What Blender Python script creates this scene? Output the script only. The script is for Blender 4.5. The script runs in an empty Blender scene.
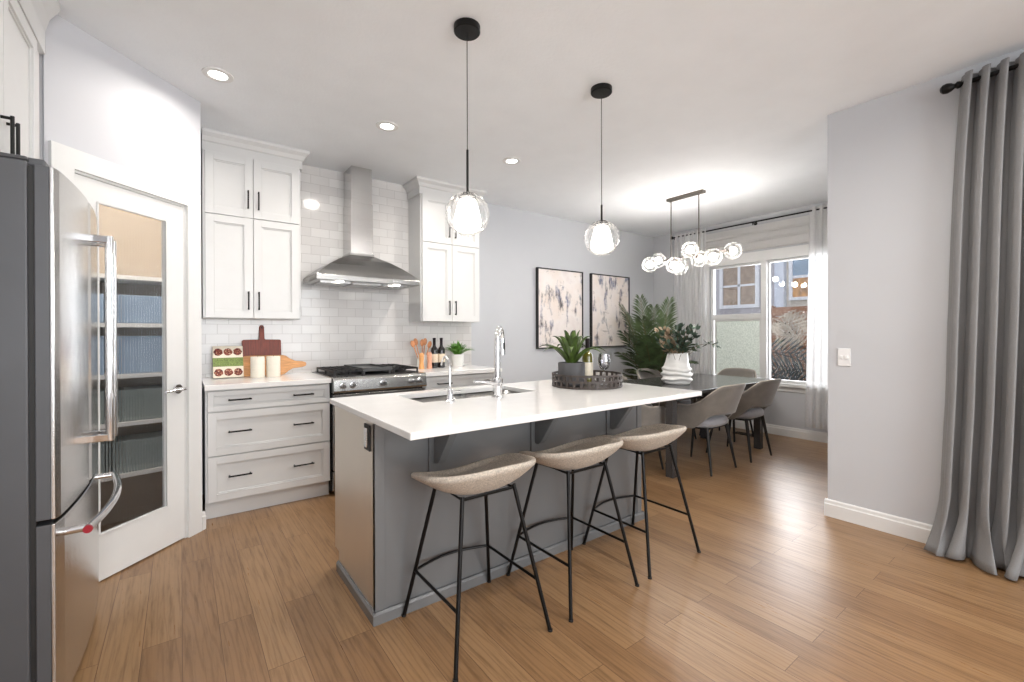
import bpy, bmesh, math, random
from mathutils import Vector, Matrix
random.seed(7)
PI = math.pi
sc = bpy.context.scene
COL = sc.collection
R = math.radians

# ------------------------------------------------------------------ camera
cam_d = bpy.data.cameras.new('camera')
cam_d.sensor_width = 36.0
cam_d.lens = 446.185 / 1024 * 36
cam_d.shift_y = (334.807 - 341.0) / 1024
cam_d.clip_start = 0.02
cam = bpy.data.objects.new('camera', cam_d)
COL.objects.link(cam)
yaw, pit, rol = R(36.587), R(-0.155), R(-0.155)
fw = Vector((math.sin(yaw), math.cos(yaw), 0)); rt = Vector((math.cos(yaw), -math.sin(yaw), 0)); up = Vector((0, 0, 1))
f2 = fw * math.cos(pit) + up * math.sin(pit); u2 = up * math.cos(pit) - fw * math.sin(pit)
r3 = rt * math.cos(rol) + u2 * math.sin(rol); u3 = u2 * math.cos(rol) - rt * math.sin(rol)
cam.matrix_world = Matrix(((r3.x, u3.x, -f2.x, 0), (r3.y, u3.y, -f2.y, 0), (r3.z, u3.z, -f2.z, 1.253), (0, 0, 0, 1)))
sc.camera = cam
# ------------------------------------------------------------------ view, world, big lights
sc.view_settings.view_transform = 'Standard'
sc.view_settings.look = 'None'
sc.view_settings.gamma = 1
sc.view_settings.use_curve_mapping = False
sc.view_settings.exposure = 0.27
sc.cycles.use_denoising = True
sc.cycles.max_bounces = 10
sc.cycles.transparent_max_bounces = 24
sc.cycles.sample_clamp_indirect = 6
sc.cycles.caustics_reflective = False
sc.cycles.caustics_refractive = False

H = 2.743      # ceiling height
w = bpy.data.worlds.new('world'); sc.world = w; w.use_nodes = True
nt = w.node_tree; bg = nt.nodes['Background']
tc = nt.nodes.new('ShaderNodeTexCoord'); sp = nt.nodes.new('ShaderNodeSeparateXYZ'); rp = nt.nodes.new('ShaderNodeValToRGB')
nt.links.new(tc.outputs['Generated'], sp.inputs[0]); nt.links.new(sp.outputs['Z'], rp.inputs[0])
rp.color_ramp.elements[0].position = 0.45; rp.color_ramp.elements[0].color = (0.80, 0.80, 0.82, 1)
rp.color_ramp.elements[1].position = 0.9; rp.color_ramp.elements[1].color = (0.50, 0.64, 0.88, 1)
nt.links.new(rp.outputs[0], bg.inputs[0]); bg.inputs[1].default_value = 0.85

def area(name, loc, direction, sx, sy, power, color=(1, 1, 1), shape='RECTANGLE', spread=180):
    l = bpy.data.lights.new(name, 'AREA'); l.shape = shape; l.size = sx; l.size_y = sy
    l.energy = power; l.color = color; l.spread = R(spread)
    o = bpy.data.objects.new(name, l); COL.objects.link(o); o.location = loc
    o.rotation_euler = Vector(direction).to_track_quat('-Z', 'Y').to_euler()
    return o
# added ambient fill behind the camera, then daylight through patio door and dining window
area('living_room_fill', (1.2, -3.75, 1.5), (0, 1, 0.12), 3.4, 2.0, 140, (0.95, 0.98, 1.0))
area('patio_door_daylight', (3.75, -0.95, 1.25), (-1, 0, -0.05), 2.0, 2.2, 48, (0.93, 0.96, 1.0))
area('dining_window_daylight', (7.6, 2.3, 1.75), (-1, 0.03, -0.04), 2.6, 2.4, 190, (0.95, 0.97, 1.0))

# ------------------------------------------------------------------ materials
def lin(c):
    r = []
    for x in c:
        x = x / 255.0
        r.append(x / 12.92 if x <= 0.04045 else ((x + 0.055) / 1.055) ** 2.4)
    return (*r, 1.0)
def base_mat(name):
    m = bpy.data.materials.new(name); m.use_nodes = True
    return m, m.node_tree, m.node_tree.nodes['Principled BSDF']
def N(nt, t, **k):
    n = nt.nodes.new(t)
    for a, b in k.items(): setattr(n, a, b)
    return n
def coords(nt, scale=(1, 1, 1), rot=(0, 0, 0), loc=(0, 0, 0)):
    tc = N(nt, 'ShaderNodeTexCoord'); mp = N(nt, 'ShaderNodeMapping')
    mp.inputs['Scale'].default_value = scale; mp.inputs['Rotation'].default_value = rot; mp.inputs['Location'].default_value = loc
    nt.links.new(tc.outputs['Object'], mp.inputs[0]); return mp.outputs[0]
def noise(nt, vec, scale, detail=3, rough=0.55):
    n = N(nt, 'ShaderNodeTexNoise'); n.inputs['Scale'].default_value = scale; n.inputs['Detail'].default_value = detail
    n.inputs['Roughness'].default_value = rough; nt.links.new(vec, n.inputs['Vector']); return n.outputs[0]
def ramp(nt, fac, stops, interp='LINEAR'):
    r = N(nt, 'ShaderNodeValToRGB'); r.color_ramp.interpolation = interp
    els = r.color_ramp.elements
    while len(els) < len(stops): els.new(0.5)
    for e, (p, c) in zip(els, stops): e.position = p; e.color = c
    nt.links.new(fac, r.inputs[0]); return r.outputs[0]
def mix(nt, fac, a, b, mode='MIX'):
    m = N(nt, 'ShaderNodeMix', data_type='RGBA', blend_type=mode)
    if isinstance(fac, (int, float)): m.inputs[0].default_value = fac
    else: nt.links.new(fac, m.inputs[0])
    for i, x in ((6, a), (7, b)):
        if isinstance(x, tuple): m.inputs[i].default_value = x
        else: nt.links.new(x, m.inputs[i])
    return m.outputs[2]
def bumpn(nt, bs, h, strength=0.2, dist=0.01):
    b = N(nt, 'ShaderNodeBump'); b.inputs['Strength'].default_value = strength; b.inputs['Distance'].default_value = dist
    nt.links.new(h, b.inputs['Height']); nt.links.new(b.outputs[0], bs.inputs['Normal'])
def mat(name, rgb, rough=0.5, metal=0.0, var=0.04, ns=12, bump=0.0, bs=150, scale=(1, 1, 1), coat=0.0, spec=0.5, sheen=0.0, trans=0.0, emit=None, es=0):
    m, nt, p = base_mat(name)
    v = coords(nt, scale); n = noise(nt, v, ns)
    c = lin(rgb); d = tuple(x * (1 - var) for x in c[:3]) + (1,); l = tuple(min(1, x * (1 + var)) for x in c[:3]) + (1,)
    nt.links.new(ramp(nt, n, [(0.3, d), (0.7, l)]), p.inputs['Base Color'])
    p.inputs['Roughness'].default_value = rough; p.inputs['Metallic'].default_value = metal
    p.inputs['Specular IOR Level'].default_value = spec
    p.inputs['Coat Weight'].default_value = coat
    p.inputs['Sheen Weight'].default_value = sheen
    p.inputs['Transmission Weight'].default_value = trans
    if emit: p.inputs['Emission Color'].default_value = lin(emit); p.inputs['Emission Strength'].default_value = es
    if bump: bumpn(nt, p, noise(nt, coords(nt, scale), bs, 4), bump, 0.003)
    return m
def glass_mat(name, tint=(1, 1, 1), refl=0.12, rough=0.0, edge=0.35):
    m, nt, p = base_mat(name); nt.nodes.remove(p)
    out = [n for n in nt.nodes if n.type == 'OUTPUT_MATERIAL'][0]
    t = N(nt, 'ShaderNodeBsdfTransparent'); t.inputs[0].default_value = (*tint, 1)
    g = N(nt, 'ShaderNodeBsdfGlossy'); g.inputs['Roughness'].default_value = rough; g.inputs[0].default_value = (0.95, 0.95, 0.95, 1)
    lw = N(nt, 'ShaderNodeLayerWeight'); lw.inputs[0].default_value = edge
    mm = N(nt, 'ShaderNodeMath', operation='MULTIPLY'); mm.inputs[1].default_value = 0.8; nt.links.new(lw.outputs['Fresnel'], mm.inputs[0])
    ad = N(nt, 'ShaderNodeMath', operation='MULTIPLY_ADD'); ad.inputs[1].default_value = 1.0; ad.inputs[2].default_value = refl * 0.3; nt.links.new(mm.outputs[0], ad.inputs[0])
    mx = N(nt, 'ShaderNodeMixShader'); nt.links.new(ad.outputs[0], mx.inputs[0]); nt.links.new(t.outputs[0], mx.inputs[1]); nt.links.new(g.outputs[0], mx.inputs[2])
    nt.links.new(mx.outputs[0], out.inputs[0]); return m
def lamp_globe(name, milk, refl, edge=0.2):
    m, nt, p = base_mat(name); nt.nodes.remove(p)
    out = [n for n in nt.nodes if n.type == 'OUTPUT_MATERIAL'][0]
    t = N(nt, 'ShaderNodeBsdfTransparent'); l2 = N(nt, 'ShaderNodeLayerWeight'); l2.inputs[0].default_value = 0.22
    nt.links.new(ramp(nt, l2.outputs['Facing'], [(0.25, (0.985, 0.985, 0.985, 1)), (0.8, (0.62, 0.62, 0.63, 1)), (1.0, (0.42, 0.42, 0.43, 1))]), t.inputs[0])
    tl = N(nt, 'ShaderNodeBsdfTranslucent'); tl.inputs[0].default_value = (0.97, 0.97, 0.97, 1)
    g = N(nt, 'ShaderNodeBsdfGlossy'); g.inputs['Roughness'].default_value = 0.03
    lw = N(nt, 'ShaderNodeLayerWeight'); lw.inputs[0].default_value = edge
    mk = N(nt, 'ShaderNodeMath', operation='MULTIPLY_ADD'); mk.inputs[1].default_value = 0.16; mk.inputs[2].default_value = milk; nt.links.new(lw.outputs['Facing'], mk.inputs[0])
    a = N(nt, 'ShaderNodeMixShader'); nt.links.new(mk.outputs[0], a.inputs[0]); nt.links.new(t.outputs[0], a.inputs[1]); nt.links.new(tl.outputs[0], a.inputs[2])
    b = N(nt, 'ShaderNodeMixShader'); fr = N(nt, 'ShaderNodeMath', operation='MULTIPLY_ADD'); fr.inputs[1].default_value = 0.45; fr.inputs[2].default_value = refl * 0.5
    nt.links.new(lw.outputs['Fresnel'], fr.inputs[0]); nt.links.new(fr.outputs[0], b.inputs[0]); nt.links.new(a.outputs[0], b.inputs[1]); nt.links.new(g.outputs[0], b.inputs[2])
    nt.links.new(b.outputs[0], out.inputs[0]); return m
def emit_mat(name, rgb, s):
    m, nt, p = base_mat(name); p.inputs['Base Color'].default_value = lin(rgb)
    p.inputs['Emission Color'].default_value = lin(rgb); p.inputs['Emission Strength'].default_value = s
    return m

M = {}
M['wall'] = mat('wall_paint', (200, 202, 206), 0.6, var=0.012, ns=2, bump=0.04, bs=220)
M['wall_white'] = mat('pale_wall_paint', (205, 206, 211), 0.6, var=0.012, ns=2, bump=0.04, bs=220)
M['ceiling'] = mat('ceiling_texture', (243, 246, 249), 0.85, var=0.015, ns=5, bump=0.35, bs=60)
M['trim'] = mat('white_trim', (230, 230, 229), 0.35, var=0.01)
M['cab'] = mat('white_lacquer', (221, 221, 220), 0.35, var=0.01)
M['black'] = mat('black_metal', (22, 21, 21), 0.4, 0.6, var=0.1)
M['blackm'] = mat('matte_black', (26, 25, 25), 0.55, var=0.1)
M['quartz'] = mat('white_quartz', (240, 239, 237), 0.13, var=0.025, ns=9)
M['island'] = mat('grey_cabinet_paint', (112, 113, 114), 0.27, var=0.02, ns=3, coat=0.15)
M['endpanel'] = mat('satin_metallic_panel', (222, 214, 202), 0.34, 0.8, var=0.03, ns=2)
M['bronze'] = mat('aged_nickel', (112, 107, 101), 0.35, 0.8, var=0.06)
M['seat'] = mat('cool_grey_velvet', (150, 150, 155), 0.75, var=0.12, ns=9, sheen=0.6)
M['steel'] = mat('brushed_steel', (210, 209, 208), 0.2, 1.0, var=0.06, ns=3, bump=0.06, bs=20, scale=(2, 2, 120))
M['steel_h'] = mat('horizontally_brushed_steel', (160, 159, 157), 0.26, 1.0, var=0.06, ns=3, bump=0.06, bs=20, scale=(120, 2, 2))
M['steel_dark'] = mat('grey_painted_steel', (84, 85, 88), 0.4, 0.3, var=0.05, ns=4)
M['chrome'] = mat('chrome', (225, 225, 226), 0.07, 1.0, var=0.02)
M['glass'] = glass_mat('clear_window_glass', refl=0.1)
M['globe'] = lamp_globe('pendant_globe_glass', 0.012, 0.09)
M['globe2'] = lamp_globe('chandelier_globe_glass', 0.008, 0.08)
M['lamp'] = emit_mat('lit_frosted_glass', (255, 248, 238), 9)
M['lamp2'] = emit_mat('lit_bulb', (255, 247, 238), 78)
M['pot'] = emit_mat('recessed_light_lens', (255, 250, 242), 14)
M['fabric'] = mat('oatmeal_tweed', (190, 180, 167), 0.95, var=0.32, ns=150, bump=0.6, bs=260, sheen=0.1)
M['velvet'] = mat('grey_velvet', (118, 112, 105), 0.75, var=0.14, ns=9, bump=0.15, bs=300, sheen=0.6)
M['velvet_in'] = M['velvet']
M['curtain'] = mat('grey_curtain_weave', (132, 132, 133), 0.9, var=0.07, ns=240, bump=0.3, bs=500, sheen=0.15)
M['table'] = mat('black_stained_wood', (66, 64, 64), 0.2, var=0.2, ns=10, scale=(1, 12, 12), bump=0.1, bs=30)
M['walnut'] = mat('walnut', (126, 52, 32), 0.45, var=0.35, ns=7, scale=(14, 2, 1.5))
M['maple'] = mat('pale_wood', (208, 152, 98), 0.5, var=0.18, ns=7, scale=(2, 3, 14))
M['spoon'] = mat('beech_wood', (205, 140, 96), 0.55, var=0.2, ns=10)
M['mill'] = mat('orange_beech_wood', (226, 165, 104), 0.4, var=0.12, ns=10, scale=(3, 3, 1))
M['mill2'] = mat('pinkish_beech_wood', (214, 160, 132), 0.4, var=0.12, ns=10, scale=(3, 3, 1))
M['wax'] = mat('cream_wax', (233, 226, 212), 0.6, var=0.03)
M['ceramic'] = mat('white_ceramic', (232, 231, 228), 0.35, var=0.03, bump=0.1, bs=40)
M['conc'] = mat('dark_grey_concrete', (76, 76, 78), 0.7, var=0.15, ns=18, bump=0.3, bs=60)
M['agave'] = mat('agave_leaf', (66, 86, 36), 0.4, var=0.8, ns=14)
M['fern'] = mat('fern_leaf', (84, 134, 46), 0.5, var=0.5, ns=30)
M['palm'] = mat('palm_leaf', (84, 102, 68), 0.5, var=0.6, ns=5)
M['euc'] = mat('eucalyptus_leaf', (66, 86, 70), 0.5, var=0.6, ns=14)
M['blossom'] = mat('dried_cream_leaf', (172, 152, 128), 0.7, var=0.3, ns=20)
M['bark'] = mat('palm_stem', (112, 92, 62), 0.8, var=0.3, ns=20)
M['soil'] = mat('potting_soil', (60, 48, 38), 0.95, var=0.4, ns=60, bump=0.8, bs=80)
M['bottle'] = mat('dark_bottle_glass', (20, 16, 14), 0.08, var=0.1, coat=0.5)
M['bottle2'] = mat('olive_bottle_glass', (96, 92, 34), 0.08, var=0.3, coat=0.5)
M['label'] = mat('cream_paper_label', (216, 200, 178), 0.7, var=0.08, ns=60)
M['labelw'] = mat('white_paper_label', (236, 226, 206), 0.7, var=0.05, ns=60)
M['foil'] = mat('dark_foil', (34, 26, 32), 0.35, 0.4, var=0.2)
M['rattan'] = mat('dark_woven_strap', (66, 58, 54), 0.5, var=0.25, ns=50)
M['plastic'] = mat('white_plastic', (238, 238, 238), 0.35, var=0.01)
M['iron'] = mat('cast_iron', (34, 33, 34), 0.55, 0.3, var=0.2, bump=0.2, bs=200)
M['griddle'] = mat('grey_griddle', (92, 92, 92), 0.35, 0.7, var=0.1)
M['ovenglass'] = mat('black_oven_glass', (14, 14, 15), 0.08, var=0.1, coat=0.5)
M['red'] = mat('red_enamel', (150, 24, 40), 0.3, var=0.05)
M['paper'] = mat('book_pages', (232, 226, 212), 0.8, var=0.05, ns=50)
M['cream'] = mat('cream_book_cover', (232, 222, 204), 0.4, var=0.04, ns=20)
M['green'] = mat('green_title_band', (118, 136, 72), 0.4, var=0.5, ns=120)
M['food'] = mat('food_photo', (128, 58, 46), 0.4, var=0.75, ns=130)
def food_material():
    m, nt, p = base_mat('food_photo'); v = coords(nt); n = noise(nt, v, 95, 3, 0.7)
    nt.links.new(ramp(nt, n, [(0.36, lin((30, 18, 20))), (0.47, lin((118, 34, 28))), (0.57, lin((160, 92, 60))), (0.68, lin((220, 200, 176)))]), p.inputs['Base Color']); return m
M['food'] = food_material()
M['tan'] = mat('warm_pantry_paint', (166, 152, 136), 0.7, var=0.04)
M['bin'] = mat('blue_grey_bin', (140, 160, 182), 0.6, var=0.1)
M['bin2'] = mat('grey_green_bin', (134, 142, 138), 0.6, var=0.1)
M['shelf'] = mat('white_shelf', (232, 228, 222), 0.5, var=0.02)
M['outfence'] = mat('brown_fence_boards', (140, 98, 72), 0.7, var=0.2, ns=6, scale=(1, 1, 12))
M['outwall'] = mat('cream_siding', (206, 200, 190), 0.7, var=0.05)
M['outgrey'] = mat('lavender_grey_siding', (178, 176, 184), 0.7, var=0.05)
M['outwhite'] = mat('white_exterior_trim', (228, 230, 236), 0.5, var=0.02)
M['outblue'] = mat('blue_white_corner_board', (208, 216, 230), 0.5, var=0.03)
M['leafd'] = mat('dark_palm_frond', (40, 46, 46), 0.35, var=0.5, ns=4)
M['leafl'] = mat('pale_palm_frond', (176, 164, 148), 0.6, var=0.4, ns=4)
M['ground'] = mat('outdoor_ground', (120, 116, 108), 0.9, var=0.2, ns=3)

# floor: oak planks running towards the back wall
def floor_material():
    m, nt, p = base_mat('oak_plank_floor')
    tc = N(nt, 'ShaderNodeTexCoord'); s = N(nt, 'ShaderNodeSeparateXYZ'); c = N(nt, 'ShaderNodeCombineXYZ')
    nt.links.new(tc.outputs['Object'], s.inputs[0])
    nt.links.new(s.outputs['Y'], c.inputs[0]); nt.links.new(s.outputs['X'], c.inputs[1])
    def brick(c1, c2, mort, ms):
        b = N(nt, 'ShaderNodeTexBrick'); b.offset = 0.37; b.offset_frequency = 2; b.squash = 1
        b.inputs['Scale'].default_value = 1; b.inputs['Brick Width'].default_value = 1.15; b.inputs['Row Height'].default_value = 0.128
        b.inputs['Mortar Size'].default_value = ms; b.inputs['Mortar Smooth'].default_value = 0.2; b.inputs['Bias'].default_value = 0
        b.inputs['Color1'].default_value = c1; b.inputs['Color2'].default_value = c2; b.inputs['Mortar'].default_value = mort
        nt.links.new(c.outputs[0], b.inputs['Vector']); return b
    b = brick((0, 0, 0, 1), (1, 1, 1, 1), (0.5, 0.5, 0.5, 1), 0.0012)
    tone = ramp(nt, b.outputs['Color'], [(0.0, lin((139, 106, 74))), (0.5, lin((148, 115, 81))), (1.0, lin((157, 124, 89)))])
    # grain, offset per plank
    add = N(nt, 'ShaderNodeVectorMath', operation='MULTIPLY_ADD')
    nt.links.new(b.outputs['Color'], add.inputs[0]); add.inputs[1].default_value = (7, 3, 5); nt.links.new(c.outputs[0], add.inputs[2])
    mp = N(nt, 'ShaderNodeMapping'); mp.inputs['Scale'].default_value = (1.6, 22, 1); nt.links.new(add.outputs[0], mp.inputs[0])
    g = noise(nt, mp.outputs[0], 2.2, 6, 0.65)
    grain = ramp(nt, g, [(0.30, (0.66, 0.62, 0.58, 1)), (0.50, (1, 1, 1, 1)), (0.75, (1.12, 1.1, 1.08, 1))])
    wv = N(nt, 'ShaderNodeTexWave', wave_type='RINGS', rings_direction='Z'); wv.inputs['Scale'].default_value = 2.0; wv.inputs['Distortion'].default_value = 9
    wv.inputs['Detail'].default_value = 3; wv.inputs['Detail Scale'].default_value = 1.2
    mp2 = N(nt, 'ShaderNodeMapping'); mp2.inputs['Scale'].default_value = (0.55, 7, 1); nt.links.new(add.outputs[0], mp2.inputs[0]); nt.links.new(mp2.outputs[0], wv.inputs['Vector'])
    rings = ramp(nt, wv.outputs['Fac'], [(0.0, (0.80, 0.76, 0.72, 1)), (0.3, (1, 1, 1, 1))])
    col = mix(nt, 1.0, tone, grain, 'MULTIPLY'); col = mix(nt, 0.75, col, rings, 'MULTIPLY')
    col = mix(nt, b.outputs['Fac'], col, lin((98, 68, 46)))
    nt.links.new(col, p.inputs['Base Color'])
    rr = ramp(nt, g, [(0.3, (0.36, 0.36, 0.36, 1)), (0.7, (0.27, 0.27, 0.27, 1))]); nt.links.new(rr, p.inputs['Roughness'])
    bumpn(nt, p, mix(nt, 0.3, b.outputs['Fac'], g), 0.12, -0.002)
    return m
M['floor'] = floor_material()
def tile_material():
    m, nt, p = base_mat('white_subway_tile')
    tc = N(nt, 'ShaderNodeTexCoord'); s = N(nt, 'ShaderNodeSeparateXYZ'); c = N(nt, 'ShaderNodeCombineXYZ')
    nt.links.new(tc.outputs['Object'], s.inputs[0]); nt.links.new(s.outputs['X'], c.inputs[0]); nt.links.new(s.outputs['Z'], c.inputs[1])
    b = N(nt, 'ShaderNodeTexBrick'); b.offset = 0.5
    b.inputs['Scale'].default_value = 1; b.inputs['Brick Width'].default_value = 0.155; b.inputs['Row Height'].default_value = 0.0785
    b.inputs['Mortar Size'].default_value = 0.0022; b.inputs['Mortar Smooth'].default_value = 0.25
    b.inputs['Color1'].default_value = lin((222, 219, 217)); b.inputs['Color2'].default_value = lin((234, 232, 230)); b.inputs['Mortar'].default_value = lin((205, 202, 199))
    nt.links.new(c.outputs[0], b.inputs['Vector']); nt.links.new(b.outputs['Color'], p.inputs['Base Color'])
    p.inputs['Roughness'].default_value = 0.12
    n = noise(nt, c.outputs[0], 9, 2)
    h = mix(nt, 0.35, b.outputs['Fac'], n)
    bumpn(nt, p, h, 0.35, -0.004)
    return m
M['tile'] = tile_material()
def art_material(name, seed):
    m, nt, p = base_mat(name)
    v = coords(nt, (1, 1, 1), (0, 0, 0), (seed, 0, seed * 0.7))
    n0 = noise(nt, v, 3, 3)
    base = ramp(nt, n0, [(0.3, lin((232, 218, 208))), (0.55, lin((238, 231, 227))), (0.75, lin((224, 212, 208)))])
    vv = coords(nt, (4.5, 1, 1.7), (0, 0, 0), (seed * 3, 0, seed)); n1 = noise(nt, vv, 1.5, 5, 0.68)
    vh = coords(nt, (1.6, 1, 6), (0, 0, 0), (seed * 2, 0, -seed)); n2 = noise(nt, vh, 1.6, 5, 0.7)
    s1 = ramp(nt, n1, [(0.535, (0, 0, 0, 1)), (0.64, (0.95, 0.95, 0.95, 1))]); s2 = ramp(nt, n2, [(0.60, (0, 0, 0, 1)), (0.66, (0.6, 0.6, 0.6, 1))])
    dark = ramp(nt, noise(nt, v, 6, 2), [(0.4, lin((70, 66, 70))), (0.6, lin((118, 122, 148)))])
    col = mix(nt, s1, base, dark); col = mix(nt, s2, col, lin((140, 128, 126)))
    nt.links.new(col, p.inputs['Base Color']); p.inputs['Roughness'].default_value = 0.55
    return m
M['art1'] = art_material('abstract_canvas_one', 1.3)
M['art2'] = art_material('abstract_canvas_two', 4.9)
def reeded_material():
    m, nt, p = base_mat('reeded_glass'); nt.nodes.remove(p)
    out = [n for n in nt.nodes if n.type == 'OUTPUT_MATERIAL'][0]
    rf = N(nt, 'ShaderNodeBsdfRefraction'); rf.inputs['IOR'].default_value = 1.3; rf.inputs['Roughness'].default_value = 0.03; rf.inputs[0].default_value = (0.96, 0.97, 0.97, 1)
    tr = N(nt, 'ShaderNodeBsdfTransparent'); tr.inputs[0].default_value = (0.85, 0.88, 0.88, 1)
    g = N(nt, 'ShaderNodeBsdfGlossy'); g.inputs['Roughness'].default_value = 0.12
    m1 = N(nt, 'ShaderNodeMixShader'); m1.inputs[0].default_value = 0.08; nt.links.new(rf.outputs[0], m1.inputs[1]); nt.links.new(tr.outputs[0], m1.inputs[2])
    m2 = N(nt, 'ShaderNodeMixShader'); lw = N(nt, 'ShaderNodeLayerWeight'); lw.inputs[0].default_value = 0.35
    nt.links.new(lw.outputs['Fresnel'], m2.inputs[0]); nt.links.new(m1.outputs[0], m2.inputs[1]); nt.links.new(g.outputs[0], m2.inputs[2])
    nt.links.new(m2.outputs[0], out.inputs[0]); return m
M['reeded'] = reeded_material()
def cloth_sheer(name, rgb, alpha):
    m, nt, p = base_mat(name); nt.nodes.remove(p)
    out = [n for n in nt.nodes if n.type == 'OUTPUT_MATERIAL'][0]
    d = N(nt, 'ShaderNodeBsdfDiffuse'); d.inputs[0].default_value = lin(rgb)
    tl = N(nt, 'ShaderNodeBsdfTranslucent'); tl.inputs[0].default_value = lin(rgb)
    t = N(nt, 'ShaderNodeBsdfTransparent')
    a = N(nt, 'ShaderNodeMixShader'); a.inputs[0].default_value = 0.4; nt.links.new(d.outputs[0], a.inputs[1]); nt.links.new(tl.outputs[0], a.inputs[2])
    v = coords(nt, (1, 1, 1)); n = noise(nt, v, 420, 2)
    rr = ramp(nt, n, [(0.35, (alpha - .15,) * 3 + (1,)), (0.65, (min(1, alpha + .15),) * 3 + (1,))])
    b = N(nt, 'ShaderNodeMixShader'); nt.links.new(rr, b.inputs[0]); nt.links.new(t.outputs[0], b.inputs[1]); nt.links.new(a.outputs[0], b.inputs[2])
    nt.links.new(b.outputs[0], out.inputs[0]); return m
M['sheer'] = cloth_sheer('sheer_white_voile', (250, 250, 250), 0.74)
M['shade'] = cloth_sheer('white_roman_shade_cloth', (236, 235, 234), 0.97)
M['frost'] = mat('frosted_pane', (206, 212, 204), 0.6, var=0.12, ns=60, trans=0.0)
def frosted_film():
    m, nt, p = base_mat('mottled_frosted_film'); nt.nodes.remove(p)
    out = [n for n in nt.nodes if n.type == 'OUTPUT_MATERIAL'][0]
    v = coords(nt); n = noise(nt, v, 70, 3)
    c = ramp(nt, n, [(0.35, lin((178, 182, 176))), (0.65, lin((212, 214, 208)))])
    tl = N(nt, 'ShaderNodeBsdfTranslucent'); nt.links.new(c, tl.inputs[0])
    d = N(nt, 'ShaderNodeBsdfDiffuse'); nt.links.new(c, d.inputs[0])
    mx = N(nt, 'ShaderNodeMixShader'); mx.inputs[0].default_value = 0.5; nt.links.new(tl.outputs[0], mx.inputs[1]); nt.links.new(d.outputs[0], mx.inputs[2])
    nt.links.new(mx.outputs[0], out.inputs[0]); return m
M['film'] = frosted_film()
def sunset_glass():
    m, nt, p = base_mat('painted_sunset_reflection')
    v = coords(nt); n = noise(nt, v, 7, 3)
    nt.links.new(ramp(nt, n, [(0.35, lin((150, 118, 90))), (0.65, lin((226, 170, 110)))]), p.inputs['Base Color'])  # sunset reflection painted into the pane's base colour
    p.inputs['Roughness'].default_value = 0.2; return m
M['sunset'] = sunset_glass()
M['skyglass'] = mat('painted_sky_reflection', (150, 170, 190), 0.15, var=0.2, ns=5)  # reflected sky is put into this pane's colour
M['brownglass'] = mat('curtained_window', (158, 140, 124), 0.3, var=0.2, ns=12)

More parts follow.
